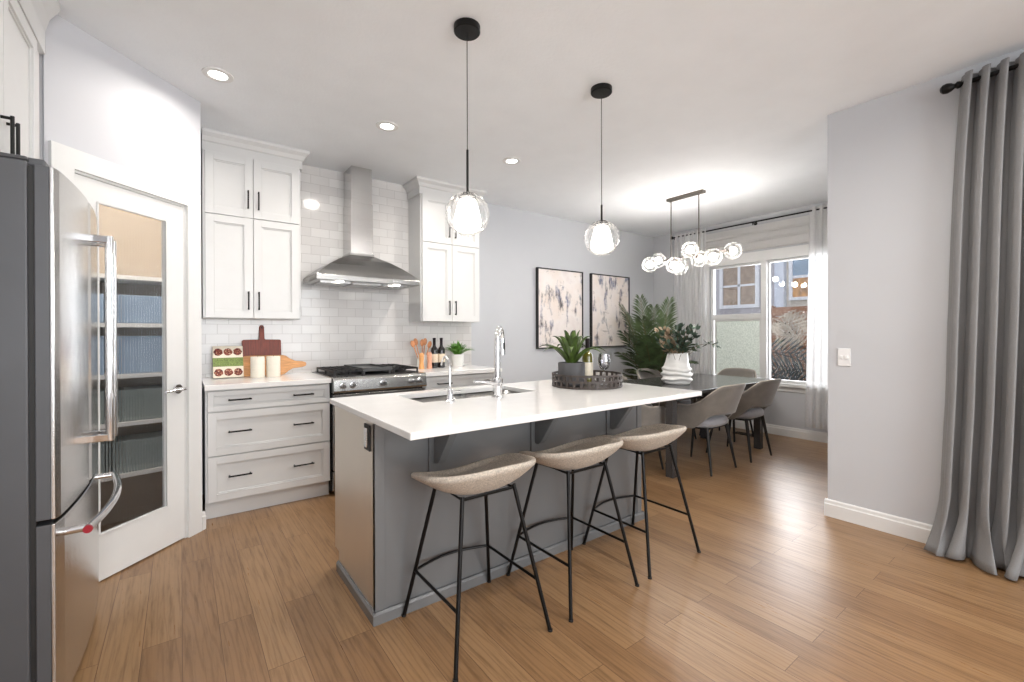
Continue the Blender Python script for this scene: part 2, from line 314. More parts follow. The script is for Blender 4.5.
# ------------------------------------------------------------------ mesh builder
class MB:
    def __init__(s): s.v = []; s.f = []; s.s = []
    def add(s, vs, fs, sm=False):
        o = len(s.v); s.v += [tuple(x) for x in vs]; s.f += [tuple(i + o for i in f) for f in fs]; s.s += [sm] * len(fs); return s
    def box(s, x0, y0, z0, x1, y1, z1):
        vs = [(x, y, z) for x in (x0, x1) for y in (y0, y1) for z in (z0, z1)]
        return s.add(vs, [(0, 1, 3, 2), (4, 6, 7, 5), (0, 4, 5, 1), (2, 3, 7, 6), (0, 2, 6, 4), (1, 5, 7, 3)])
    def obox(s, o, U, V, W):
        o = Vector(o); U = Vector(U); V = Vector(V); W = Vector(W)
        vs = [o + U * a + V * b + W * c for a in (0, 1) for b in (0, 1) for c in (0, 1)]
        return s.add(vs, [(0, 1, 3, 2), (4, 6, 7, 5), (0, 4, 5, 1), (2, 3, 7, 6), (0, 2, 6, 4), (1, 5, 7, 3)])
    def ring_tube(s, pts, rad, n=8, closed=False, caps=True, sm=True):
        pts = [Vector(p) for p in pts]; k = len(pts)
        rads = rad if isinstance(rad, (list, tuple)) else [rad] * k
        vs = []; prev = None
        for i, p in enumerate(pts):
            if closed: t = (pts[(i + 1) % k] - pts[i - 1]).normalized()
            else: t = (pts[min(i + 1, k - 1)] - pts[max(i - 1, 0)]).normalized()
            if prev is None:
                a = Vector((0, 0, 1)) if abs(t.z) < 0.9 else Vector((1, 0, 0))
                u = t.cross(a).normalized()
            else:
                u = (prev - t * prev.dot(t)).normalized()
            prev = u; w_ = t.cross(u)
            for j in range(n):
                a = 2 * PI * j / n; vs.append(p + (u * math.cos(a) + w_ * math.sin(a)) * rads[i])
        fs = []
        for i in range(k if closed else k - 1):
            for j in range(n):
                a = i * n + j; b = i * n + (j + 1) % n; c = ((i + 1) % k) * n + (j + 1) % n; d = ((i + 1) % k) * n + j
                fs.append((a, b, c, d))
        s.add(vs, fs, sm)
        if not closed and caps:
            o = len(s.v) - len(vs)
            s.f.append(tuple(o + j for j in range(n))); s.s.append(False)
            s.f.append(tuple(o + (k - 1) * n + j for j in range(n))); s.s.append(False)
        return s
    def cyl(s, p0, p1, r0, r1=None, n=20): return s.ring_tube([p0, p1], [r0, r0 if r1 is None else r1], n)
    def lathe(s, prof, c=(0, 0, 0), n=32, sm=True, a0=0, a1=2 * PI, close=True):
        vs = []; k = len(prof)
        for j in range(n):
            a = 2 * PI * j / n
            for r, z in prof: vs.append((c[0] + r * math.cos(a), c[1] + r * math.sin(a), c[2] + z))
        fs = []
        for j in range(n):
            for i in range(k - 1):
                fs.append((j * k + i, ((j + 1) % n) * k + i, ((j + 1) % n) * k + i + 1, j * k + i + 1))
        return s.add(vs, fs, sm)
    def sphere(s, c, r, n=16, sz=1.0):
        return s.lathe([(max(1e-4, r * math.sin(PI * i / n)), -r * sz * math.cos(PI * i / n)) for i in range(n + 1)], c, n * 2)
    def grid(s, fn, nu, nv, cu=False, sm=True):
        vs = [fn(i / (nu if cu else nu - 1), j / (nv - 1)) for i in range(nu) for j in range(nv)]
        fs = []
        for i in range(nu if cu else nu - 1):
            for j in range(nv - 1):
                a = i * nv + j; b = ((i + 1) % nu) * nv + j; fs.append((a, b, b + 1, a + 1))
        return s.add(vs, fs, sm)
    def prism(s, pts, O, U, V, W):
        """polygon pts (u,v) extruded along W"""
        O = Vector(O); U = Vector(U); V = Vector(V); W = Vector(W); n = len(pts)
        vs = [O + U * a + V * b for a, b in pts] + [O + U * a + V * b + W for a, b in pts]
        fs = [tuple(range(n)), tuple(range(n, 2 * n))] + [(i, (i + 1) % n, n + (i + 1) % n, n + i) for i in range(n)]
        return s.add(vs, fs)
    def ringslab(s, o, i, z0, z1):
        """rectangle o=(x0,y0,x1,y1) with a rectangular hole i"""
        def q(r): return [(r[0], r[1]), (r[2], r[1]), (r[2], r[3]), (r[0], r[3])]
        vs = [(x, y, z) for z in (z0, z1) for r in (o, i) for x, y in q(r)]
        fs = []
        for k in range(4):
            l = (k + 1) % 4
            fs += [(k, l, 4 + l, 4 + k), (8 + k, 8 + l, 12 + l, 12 + k), (k, l, 8 + l, 8 + k), (4 + k, 4 + l, 12 + l, 12 + k)]
        return s.add(vs, fs)

def wloc(o):
    p = Vector((0, 0, 0))
    while o is not None: p += o.location; o = o.parent
    return p
def obj(name, mb, m, parent=None, bevel=0.0, solid=0.0, sub=0, sharp=35, seg=2, local=False):
    me = bpy.data.meshes.new(name)
    off = Vector((0, 0, 0)) if (parent is None or local) else wloc(parent)
    me.from_pydata([tuple(Vector(v) - off) for v in mb.v], [], mb.f)
    me.polygons.foreach_set('use_smooth', mb.s)
    bm = bmesh.new(); bm.from_mesh(me)
    bmesh.ops.remove_doubles(bm, verts=bm.verts, dist=1e-5)
    bmesh.ops.recalc_face_normals(bm, faces=bm.faces); bm.to_mesh(me); bm.free()
    if any(mb.s): me.set_sharp_from_angle(angle=R(sharp))
    me.materials.append(m)
    o = bpy.data.objects.new(name, me); COL.objects.link(o)
    if parent is not None: o.parent = parent
    if bevel:
        b = o.modifiers.new('bevel', 'BEVEL'); b.width = bevel; b.segments = seg; b.limit_method = 'ANGLE'; b.angle_limit = R(40)
    if solid:
        b = o.modifiers.new('solid', 'SOLIDIFY'); b.thickness = solid; b.offset = 0
    if sub:
        b = o.modifiers.new('sub', 'SUBSURF'); b.levels = sub; b.render_levels = sub
    return o
def thing(name, label, cat, loc=(0, 0, 0), group=None):
    o = bpy.data.objects.new(name, None); COL.objects.link(o); o.location = loc; o.empty_display_size = 0.1
    o['label'] = label; o['category'] = cat
    if group: o['group'] = group
    return o
def tag(o, label, cat, group=None):
    o['label'] = label; o['category'] = cat
    if group: o['group'] = group
    return o
def struct(name, mb, m, bevel=0, **k):
    o = obj(name, mb, m, None, bevel, **k); o['kind'] = 'structure'; return o
def dup(root, loc, rotz=0, label=None, name=None):
    def cp(o, par):
        c = o.copy(); COL.objects.link(c); c.parent = par
        for ch in [x for x in bpy.data.objects if x.parent == o and x is not c]: cp(ch, c)
        return c
    r = cp(root, None); r.location = loc; r.rotation_euler = (0, 0, rotz)
    if label: r['label'] = label
    return r
def frame(mb, O, U, V, W, wd, ht, st, d):
    """rectangular frame in plane U,V of size wd x ht, stile st, depth d along W"""
    O = Vector(O); U = Vector(U); V = Vector(V); W = Vector(W)
    mb.obox(O, U * st, V * ht, W * d); mb.obox(O + U * (wd - st), U * st, V * ht, W * d)
    mb.obox(O + U * st, U * (wd - 2 * st), V * st, W * d); mb.obox(O + U * st + V * (ht - st), U * (wd - 2 * st), V * st, W * d)
def shaker(mb, O, U, V, W, wd, ht, st=0.06, d=0.02):
    """shaker front: frame, stepped bead and recessed panel; O lower-left back corner, W outward"""
    O = Vector(O); U = Vector(U); V = Vector(V); W = Vector(W)
    frame(mb, O, U, V, W, wd, ht, st, d)
    b = 0.009
    frame(mb, O + U * st + V * st, U, V, W, wd - 2 * st, ht - 2 * st, b, d * 0.62)
    mb.obox(O + U * (st + b) + V * (st + b), U * (wd - 2 * st - 2 * b), V * (ht - 2 * st - 2 * b), W * d * 0.32)
def pull(p0, p1, W, r=0.0055, off=0.032):
    """bar pull between p0 and p1 standing off along W"""
    mb = MB(); p0 = Vector(p0); p1 = Vector(p1); W = Vector(W); d = (p1 - p0).normalized()
    mb.cyl(p0 + W * off - d * 0.0, p1 + W * off, r, n=10)
    mb.cyl(p0 + d * 0.008, p0 + d * 0.008 + W * off, r * 0.95, n=10); mb.cyl(p1 - d * 0.008, p1 - d * 0.008 + W * off, r * 0.95, n=10)
    return mb

X_, Y_, Z_ = Vector((1, 0, 0)), Vector((0, 1, 0)), Vector((0, 0, 1))
YW = 4.25; XS = 3.56; XW = 5.90; YN = 1.166
# ------------------------------------------------------------------ room shell
struct('floor', MB().box(-1.3, -4.15, -0.08, 6.05, 4.4, 0), M['floor'])
struct('ceiling', MB().box(-1.3, -4.15, H, 6.05, 4.4, H + 0.1), M['ceiling'])
struct('wall_back', MB().box(-1.3, YW, 0, 6.05, YW + 0.12, H), M['wall'])
struct('wall_left', MB().box(-1.27, -4.15, 0, -1.15, 2.88, H), M['wall_white'])
struct('wall_fridge_side', MB().box(-1.15, 2.885, 0, -0.5, 2.95, H), M['wall_white'])
# diagonal pantry wall with door opening ; plane y = x + c
S2 = math.sqrt(0.5); DU = Vector((S2, S2, 0)); DN = Vector((S2, -S2, 0))   # along wall (to the right) and out to the room
def dp(s, z, n=0.0):      # s measured from the corner of the door opening's right edge
    base = Vector((0.03 - 0.004, 3.403 + 0.004, 0)) + DU * s + DN * n
    base.z = z; return base
sL, sR = -0.735, 0.115; dl, dr, dt = -0.625, 0.0, 2.045
mb = MB()
mb.obox(dp(sL, 0), DU * (dl - sL), -DN * 0.10, Z_ * H)
mb.obox(dp(dr, 0), DU * (sR - dr), -DN * 0.10, Z_ * H)
mb.obox(dp(dl, dt), DU * (dr - dl), -DN * 0.10, Z_ * (H - dt))
struct('wall_pantry', mb, M['wall_white'])
cx = dp(sR, 0)
struct('wall_kitchen_side', MB().box(cx.x - 0.09, cx.y, 0, cx.x, YW, H), M['wall_white'])
# window wall (opening y 1.75..3.30, z .62..2.30)
mb = MB(); mb.box(XW, YN, 0, XW + 0.14, YW, 0.62); mb.box(XW, YN, 2.16, XW + 0.14, YW, H); mb.box(XW, YN, 0.62, XW + 0.14, 1.75, 2.16); mb.box(XW, 3.34, 0.62, XW + 0.14, YW, 2.16)
struct('wall_window', mb, M['wall'])
# switch wall (between dining nook and patio door) and patio opening y -2.05 .. 0.15
mb = MB(); mb.box(XS, 0.15, 0, XS + 0.13, YN, H); mb.box(XS, -2.05, 2.4, XS + 0.13, 0.15, H); mb.box(XS, -4.15, 0, XS + 0.13, -2.05, H)
mb.box(XS + 0.13, YN - 0.13, 0, XW, YN, H)
struct('wall_right', mb, M['wall'])
mb = MB(); mb.box(-1.3, -4.15, 0, -0.6, -4.03, H); mb.box(3.0, -4.15, 0, XS, -4.03, H); mb.box(-0.6, -4.15, 0, 3.0, -4.03, 0.4); mb.box(-0.6, -4.15, 2.5, 3.0, -4.03, H)
struct('wall_front', mb, M['wall'])
# pantry interior shell
struct('wall_pantry_inner', MB().box(-1.15, 4.235, 0, 0.03, 4.249, H), M['tan'])
# tile
o = struct('wall_backsplash', MB().box(0.122, YW - 0.008, 0.9, 2.588, YW + 0.001, H), M['tile'])

# baseboards
def baseboard(name, p0, p1, n, h=0.115):
    p0 = Vector(p0); p1 = Vector(p1); n = Vector(n); mb = MB()
    prof = [(0, 0), (0.016, 0), (0.016, h * 0.72), (0.011, h * 0.78), (0.009, h * 0.93), (0.004, h), (0, h)]
    mb.prism(prof, p0, n, Z_, p1 - p0)
    return struct(name, mb, M['trim'])
baseboard('baseboard_switch_wall', (XS, 0.0 + 0.15, 0), (XS, YN + 0.016, 0), (-1, 0, 0))
baseboard('baseboard_nook_return', (XS - 0.0, YN, 0), (XW, YN, 0), (0, 1, 0))
baseboard('baseboard_window', (XW, YN, 0), (XW, YW, 0), (-1, 0, 0))
baseboard('baseboard_back', (2.53, YW, 0), (XW, YW, 0), (0, -1, 0))
baseboard('baseboard_pantry_corner', dp(0.1, 0), dp(sR + 0.012, 0), DN)

# pantry door casing + door
mb = MB(); cw = 0.095
mb.obox(dp(dl - cw, 0), DU * cw, DN * 0.018, Z_ * (dt + cw)); mb.obox(dp(dr, 0), DU * cw, DN * 0.018, Z_ * (dt + cw)); mb.obox(dp(dl, dt), DU * (dr - dl), DN * 0.018, Z_ * cw)
# jamb
mb.obox(dp(dl, 0, -0.1), DU * 0.012, DN * 0.1, Z_ * dt); mb.obox(dp(dr - 0.012, 0, -0.1), DU * 0.012, DN * 0.1, Z_ * dt); mb.obox(dp(dl, dt - 0.012, -0.1), DU * (dr - dl), DN * 0.1, Z_ * 0.012)
struct('trim_1', mb, M['trim'], bevel=0.004)
door = bpy.data.objects.new('door_1', None); COL.objects.link(door); door.location = dp(dr, 0); door['kind'] = 'structure'
a, b = dl + 0.014, dr - 0.014; z0, z1 = 0.008, dt - 0.016
g0, g1, gz0, gz1 = -0.515, -0.128, 0.24, 1.922
mb = MB()
mb.obox(dp(a, z0, -0.035), DU * (g0 - a), DN * 0.035, Z_ * (z1 - z0)); mb.obox(dp(g1, z0, -0.035), DU * (b - g1), DN * 0.035, Z_ * (z1 - z0))
mb.obox(dp(g0, z0, -0.035), DU * (g1 - g0), DN * 0.035, Z_ * (gz0 - z0)); mb.obox(dp(g0, gz1, -0.035), DU * (g1 - g0), DN * 0.035, Z_ * (z1 - gz1))
obj('door_frame', mb, M['trim'], door)
mb = MB(); frame(mb, dp(g0, gz0, -0.008), DU, Z_, DN, g1 - g0, gz1 - gz0, 0.008, 0.014)
obj('glazing_bead', mb, M['trim'], door, bevel=0.003)
mb = MB(); nr = 24
wd = (g1 - g0 - 0.01)
def rg(u, v):
    s_ = g0 + 0.005 + wd * u; return dp(s_, gz0 + 0.003 + (gz1 - gz0 - 0.006) * v, -0.024 + 0.009 * abs(math.sin(PI * u * nr)))
mb.grid(rg, nr * 6 + 1, 2)
obj('reeded_glass', mb, M['reeded'], door, sharp=80)
mb = MB(); hp = dp(-0.063, 0.925, 0)
mb.cyl(hp, hp + DN * 0.01, 0.028, n=24); mb.cyl(hp + DN * 0.01, hp + DN * 0.05, 0.010, n=14)
hb = hp + DN * 0.05
mb.ring_tube([hb + DU * 0.008, hb, hb - DU * 0.03 + Z_ * 0.002, hb - DU * 0.07 - DN * 0.002, hb - DU * 0.115 - Z_ * 0.004 - DN * 0.006], [0.010, 0.0115, 0.0095, 0.008, 0.0075], 12)
obj('door_handle', mb, M['chrome'], door)

# pantry shelves and boxes seen through the reeded glass
mb = MB()
t = thing('pantry_shelving', 'white tiered shelving inside the pantry behind the reeded glass door', 'shelves', (-0.35, 4.0, 0))
for z in (0.36, 0.68, 0.98, 1.30, 1.60):
    obj('shelf', MB().box(-1.0, 3.83, z, 0.02, 4.233, z + 0.025), M['shelf'], t)
obj('side_panel', MB().box(-1.02, 3.83, 0, -1.0, 4.233, 2.0), M['shelf'], t); obj('side_panel', MB().box(0.005, 3.83, 0, 0.02, 4.233, 2.0), M['shelf'], t)
mb = MB(); mb.box(-0.15, -0.1, 0, 0.15, 0.1, 0.2)
k = 0
for z, n, m_, hh, nm in ((1.005, 3, 'bin', 0.24, 'blue-grey'), (1.325, 3, 'bin', 0.18, 'blue-grey'), (0.705, 3, 'bin2', 0.2, 'grey-green'), (0.385, 3, 'bin2', 0.2, 'grey-green')):
    for i in range(n):
        x0 = -0.9 + i * 0.3
        q = MB(); q.box(x0, 3.86, z, x0 + 0.26, 4.15, z + hh)
        t = obj('storage_bin', q, M[m_], None, bevel=0.01)
        tag(t, '%s bin on the %s pantry shelf, %s of three behind the reeded glass' % (nm, {1.005: 'middle', 1.325: 'second highest', 0.705: 'fourth', 0.385: 'lowest'}[z], ('left', 'middle', 'right')[i]), 'storage bin', 'storage bins in the pantry')
pl = bpy.data.lights.new('pantry_fill_light', 'POINT'); pl.energy = 22; pl.color = (1, 0.92, 0.82); pl.shadow_soft_size = 0.08
po = bpy.data.objects.new('pantry_fill_light', pl); COL.objects.link(po); po.location = (-0.35, 3.55, 2.35)  # added light without a fixture, brightens the pantry interior

# ------------------------------------------------------------------ dining windows
def win_unit(name, y0, y1, z0, z1, rail=None, film=False):
    r = bpy.data.objects.new(name, None); COL.objects.link(r); r.location = (XW + 0.05, (y0 + y1) / 2, z0); r['kind'] = 'structure'
    mb = MB(); frame(mb, (XW + 0.035, y0, z0), Y_, Z_, X_, y1 - y0, z1 - z0, 0.034, 0.06)
    obj('window_frame', mb, M['trim'], r, bevel=0.004)
    if rail:
        obj('transom_rail', MB().box(XW + 0.03, y0 + 0.03, rail[0], XW + 0.09, y1 - 0.03, rail[1]), M['trim'], r, bevel=0.004)
        mb = MB(); frame(mb, (XW + 0.045, y0 + 0.045, z0 + 0.045), Y_, Z_, X_, y1 - y0 - 0.09, rail[0] - z0 - 0.045, 0.022, 0.03)
        obj('sash_frame', mb, M['trim'], r, bevel=0.003)
        obj('frosted_pane', MB().box(XW + 0.06, y0 + 0.05, z0 + 0.05, XW + 0.066, y1 - 0.05, rail[0]), M['film'], r)
        obj('clear_pane', MB().box(XW + 0.06, y0 + 0.05, rail[1], XW + 0.063, y1 - 0.05, z1 - 0.03), M['glass'], r)
    else:
        obj('clear_pane', MB().box(XW + 0.06, y0 + 0.03, z0 + 0.03, XW + 0.063, y1 - 0.03, z1 - 0.03), M['glass'], r)
    return r
win_unit('window_1', 2.63, 3.34, 0.64, 2.17, (1.435, 1.505))
win_unit('window_2', 1.75, 2.61, 0.64, 2.17)
mb = MB(); cwn = 0.08
mb.box(XW - 0.018, 1.75 - cwn, 0.64, XW, 1.75, 2.16 + cwn * 1.6); mb.box(XW - 0.018, 3.34, 0.64, XW, 3.34 + cwn, 2.16 + cwn * 1.6); mb.box(XW - 0.018, 1.75, 2.16, XW, 3.34, 2.16 + cwn * 1.6)
mb.box(XW - 0.018, 2.585, 0.64, XW + 0.10, 2.655, 2.16)
mb.box(XW - 0.05, 1.75 - cwn - 0.02, 0.60, XW + 0.12, 3.34 + cwn + 0.02, 0.64); mb.box(XW - 0.016, 1.75 - cwn, 0.54, XW, 3.34 + cwn, 0.60)
struct('trim_2', mb, M['trim'], bevel=0.004)
# patio door behind the grey curtain
r = bpy.data.objects.new('door_2', None); COL.objects.link(r); r.location = (XS + 0.06, -0.95, 0); r['kind'] = 'structure'
mb = MB(); frame(mb, (XS + 0.03, -2.05, 0), Y_, Z_, X_, 2.2, 2.4, 0.07, 0.07); mb.box(XS + 0.03, -0.99, 0.07, XS + 0.1, -0.91, 2.33)
obj('door_frame', mb, M['trim'], r, bevel=0.004); obj('clear_pane', MB().box(XS + 0.06, -1.98, 0.07, XS + 0.065, 0.08, 2.33), M['glass'], r)
r = bpy.data.objects.new('window_3', None); COL.objects.link(r); r.location = (1.2, -4.09, 0.4); r['kind'] = 'structure'
mb = MB(); frame(mb, (-0.6, -4.12, 0.4), X_, Z_, Y_, 3.6, 2.1, 0.07, 0.07)
for x in (0.57, 1.77): mb.box(x, -4.12, 0.47, x + 0.06, -4.05, 2.43)
obj('window_frame', mb, M['trim'], r, bevel=0.004); obj('clear_pane', MB().box(-0.53, -4.09, 0.47, 2.93, -4.085, 2.43), M['glass'], r)

# ------------------------------------------------------------------ kitchen cabinets
FY = 3.605      # base front plane
def base_cab(x0, x1, drawers, label, npull=2):
    t = thing('base_cabinet', label, 'cabinet', ((x0 + x1) / 2, FY + 0.3, 0))
    mb = MB(); mb.box(x0, FY + 0.021, 0.115, x1, YW - 0.012, 0.876)
    obj('carcass', mb, M['cab'], t, bevel=0.002)
    obj('toe_kick', MB().box(x0, FY + 0.055, 0, x1, FY + 0.075, 0.115), M['cab'], t)
    for (za, zb) in drawers:
        mb = MB(); shaker(mb, (x0 + 0.014, FY + 0.02, za), X_, Z_, -Y_, x1 - x0 - 0.017, zb - za, 0.05 if zb - za > .2 else 0.034)
        d = obj('drawer', mb, M['cab'], t, bevel=0.002)
        wd = x1 - x0; zc = za + (zb - za) * (0.53)
        xs = (x0 + wd * 0.25, x0 + wd * 0.76) if npull == 2 else (x0 + wd / 2,)
        for xc in xs:
            obj('drawer_handle', pull((xc - 0.07, FY + 0.012, zc), (xc + 0.07, FY + 0.012, zc), -Y_), M['black'], d)
    return t
base_cab(0.128, 0.925, ((0.732, 0.868), (0.432, 0.724), (0.122, 0.424)), 'white drawer base cabinet with six black pulls left of the range')
base_cab(1.712, 2.52, ((0.732, 0.868), (0.432, 0.724), (0.122, 0.424)), 'white drawer base cabinet right of the range, mostly hidden by the island')
def ctop(x0, x1, label):
    o = obj('countertop', MB().box(x0, 3.575, 0.878, x1, YW - 0.009, 0.914), M['quartz'], None, bevel=0.003)
    return tag(o, label, 'countertop', )
ctop(0.124, 0.928, 'white quartz countertop left of the range, under the cookbook and boards')
ctop(1.708, 2.535, 'white quartz countertop right of the range, under the wine bottles and fern')
def upper_cab(x0, x1, xm, label):
    t = thing('wall_cabinet', label, 'cabinet', ((x0 + x1) / 2, 4.1, 1.375))
    UF = 3.946
    mb = MB(); mb.box(x0, UF + 0.021, 1.375, x1, YW - 0.009, 2.62)
    obj('carcass', mb, M['cab'], t, bevel=0.002)
    for (za, zb, hz) in ((1.378, 2.14, 1.44), (2.146, 2.60, 2.21)):
        for (xa, xb, hx) in ((x0 + 0.014, xm - 0.002, xm - 0.035), (xm + 0.002, x1 - 0.014, xm + 0.035)):
            mb = MB(); shaker(mb, (xa, UF + 0.02, za), X_, Z_, -Y_, xb - xa, zb - za, 0.055)
            d = obj('door', mb, M['cab'], t, bevel=0.002)
            obj('door_handle', pull((hx, UF + 0.012, hz), (hx, UF + 0.012, hz + 0.14), -Y_), M['black'], d)
    # crown
    prof = [(0, 2.60), (-0.012, 2.60), (-0.012, 2.665), (-0.022, 2.672), (-0.034, 2.70), (-0.06, 2.722), (-0.062, H - 0.001), (0, H - 0.001)]
    mb = MB(); e = 0.06
    # loft the profile around three sides
    vs = []; fs = []; n = len(prof)
    for (cxn, cyn, sx, sy) in ((x0, YW - 0.012, -1, 0), (x0, UF + 0.02, -1, 1), (x1, UF + 0.02, 1, 1), (x1, YW - 0.012, 1, 0)):
        for d_, z in prof:
            vs.append((cxn + sx * (-d_), cyn + sy * d_, z))
    for k in range(3):
        for i in range(n):
            j = (i + 1) % n; fs.append((k * n + i, k * n + j, (k + 1) * n + j, (k + 1) * n + i))
    if x0 < 0.2:
        vs = [(max(v[0], x0 - 0.002), v[1], v[2]) for v in vs]
    mb.add(vs, fs); obj('crown_moulding', mb, M['cab'], t)
    return t
upper_cab(0.13, 0.79, 0.452, 'white four-door wall cabinet left of the range hood')
upper_cab(1.85, 2.52, 2.185, 'white four-door wall cabinet right of the range hood')

# fridge-top cabinet
FX = -0.48
t = thing('fridge_cabinet', 'white cabinet above the refrigerator with black pulls', 'cabinet', (-0.8, 2.4, 1.82))
mb = MB(); mb.box(-1.148, 1.66, 1.825, FX - 0.02, 2.84, H - 0.002); obj('carcass', mb, M['cab'], t, bevel=0.002)
for (ya, yb, hy) in ((1.67, 2.246, 2.212), (2.250, 2.695, 2.276)):
    mb = MB(); shaker(mb, (FX - 0.02, ya, 1.835), Y_, Z_, X_, yb - ya, 2.485 - 1.835, 0.055)
    d = obj('door', mb, M['cab'], t, bevel=0.002)
    obj('door_handle', pull((FX - 0.005, hy, 1.85), (FX - 0.005, hy, 1.99), X_), M['black'], d)
mb = MB(); mb.prism([(0, 2.50), (0.02, 2.50), (0.02, 2.60), (0.035, 2.66), (0.07, 2.715), (0.07, H - 0.002), (0, H - 0.002)], (FX - 0.02, 1.66, 0), X_, Z_, Y_ * 1.175)
obj('crown_moulding', mb, M['cab'], t)

# ------------------------------------------------------------------ refrigerator
t = thing('refrigerator', 'stainless steel french door refrigerator with grey side panel beside the pantry door', 'refrigerator', (-0.7, 2.4, 0))
fy0, fy1 = 2.0, 2.87
mb = MB(); mb.box(-1.12, fy0 + 0.005, 0.03, -0.38, fy1 - 0.005, 1.795); obj('cabinet_body', mb, M['steel_dark'], t, bevel=0.006)
def bow(y, top=1.0): return -0.318 + 0.026 * math.sin(PI * (y - fy0) / (fy1 - fy0)) ** 0.8
def fdoor(y0, y1, z0, z1, nm):
    n = 14; mb = MB()
    pts = []
    for i in range(n + 1):
        y = y0 + (y1 - y0) * i / n; yy = min(max(y, y0 + 0.008), y1 - 0.008)
        x = bow(yy); e = min(y - y0, y1 - y)
        if e < 0.004: x -= 0.006
        pts.append((x, y))
    pts += [(-0.332, y1), (-0.332, y0)]
    mb.prism(pts, (0, 0, z0), X_, Y_, Z_ * (z1 - z0))
    d = obj(nm, mb, M['steel'], t, bevel=0.003)
    obj('shaded_door_side', MB().box(-0.366, y0 + 0.001, z0 + 0.001, -0.332, y1 - 0.001, z1 - 0.001), M['steel_dark'], d, bevel=0.003)  # shade on the door sides is put into a darker grey
    return d
d1 = fdoor(fy0, 2.433, 0.668, 1.785, 'refrigerator_door'); d2 = fdoor(2.437, fy1, 0.668, 1.785, 'refrigerator_door'); d3 = fdoor(fy0, fy1, 0.06, 0.654, 'freezer_drawer')
obj('door_gasket', MB().box(-0.38, fy0 + 0.012, 0.07, -0.366, fy1 - 0.012, 1.78), M['blackm'], t)
obj('toe_grille', MB().box(-0.40, fy0 + 0.02, 0.0, -0.37, fy1 - 0.02, 0.055), M['blackm'], t)
mb = MB()
for y in (fy0 + 0.03, fy1 - 0.11): mb.box(-0.47, y, 1.785, -0.345, y + 0.08, 1.812)
mb.box(-0.50, fy0 + 0.005, 1.795, -0.38, fy1 - 0.005, 1.808)
obj('hinge_cover', mb, M['steel_dark'], t, bevel=0.006)
for d, y in ((d1, 2.385), (d2, 2.49)):
    mb = MB(); x = -0.228
    mb.cyl((x, y, 0.83), (x, y, 1.645), 0.0135, n=16)
    for z in (0.845, 1.63):
        mb.obox((bow(y) - 0.004, y - 0.012, z - 0.014), X_ * (x - bow(y) + 0.006), Y_ * 0.024, Z_ * 0.028)
    obj('door_handle', mb, M['chrome'], d, bevel=0.003)
mb = MB(); pts = []
for i in range(15):
    u = i / 14; y = 2.07 + 0.74 * u; pts.append((bow(y) + 0.055 + 0.022 * math.sin(PI * u), y, 0.597))
mb.ring_tube(pts, 0.0135, 14)
for y in (2.085, 2.795): mb.cyl((bow(y) - 0.004, y, 0.597), (bow(y) + 0.062, y, 0.597), 0.013, n=12)
hd = obj('drawer_handle', mb, M['chrome'], d3)
mb = MB(); mb.cyl((pts[0][0], 2.07, 0.597), (pts[0][0], 2.059, 0.597), 0.013, n=18); md = obj('medallion', mb, M['red'], hd); md['label'] = 'round red medallion on handle end'

# ------------------------------------------------------------------ range and hood
t = thing('range', 'stainless gas range with five knobs and black grates under the hood', 'stove', (1.318, 3.9, 0))
x0, x1 = 0.932, 1.704
mb = MB(); mb.box(x0, 3.62, 0.03, x1, 4.235, 0.885); obj('oven_body', mb, M['blackm'], t)
mb = MB(); mb.prism([(3.62, 0.80), (3.535, 0.80), (3.528, 0.815), (3.535, 0.90), (3.55, 0.912), (3.62, 0.912)], (x0, 0, 0), Y_, Z_, X_ * (x1 - x0))
cp = obj('control_panel', mb, M['steel_h'], t, bevel=0.003)
for x in (1.0, 1.075, 1.318, 1.56, 1.635):
    mb = MB(); r = 0.026 if x == 1.318 else 0.022
    mb.cyl((x, 3.535, 0.856), (x, 3.522, 0.856), r * 1.12, n=24); mb.cyl((x, 3.522, 0.856), (x, 3.492, 0.856), r * 0.85, r * 0.78, n=24)
    mb.box(x - 0.004, 3.482, 0.856 - r * 0.75, x + 0.004, 3.495, 0.856 + r * 0.75)
    obj('knob', mb, M['chrome'], cp, bevel=0.0015)
mb = MB(); mb.box(x0 + 0.004, 3.56, 0.20, x1 - 0.004, 3.62, 0.785); od = obj('oven_door', mb, M['steel_h'], t, bevel=0.005)
obj('oven_window', MB().box(x0 + 0.10, 3.554, 0.32, x1 - 0.10, 3.562, 0.66), M['ovenglass'], od)
obj('oven_handle', pull((x0 + 0.05, 3.565, 0.735), (x1 - 0.05, 3.565, 0.735), -Y_, 0.012, 0.055), M['steel_h'], od)
mb = MB(); mb.box(x0 + 0.004, 3.565, 0.04, x1 - 0.004, 3.62, 0.19); obj('storage_drawer', mb, M['steel_h'], t, bevel=0.004)
mb = MB(); mb.box(x0, 3.55, 0.885, x1, 4.236, 0.918); obj('cooktop', mb, M['steel_h'], t, bevel=0.004)
mb = MB(); mb.box(x0 + 0.025, 3.63, 0.918, x1 - 0.025, 4.2, 0.921); obj('burner_tray', mb, M['blackm'], t)
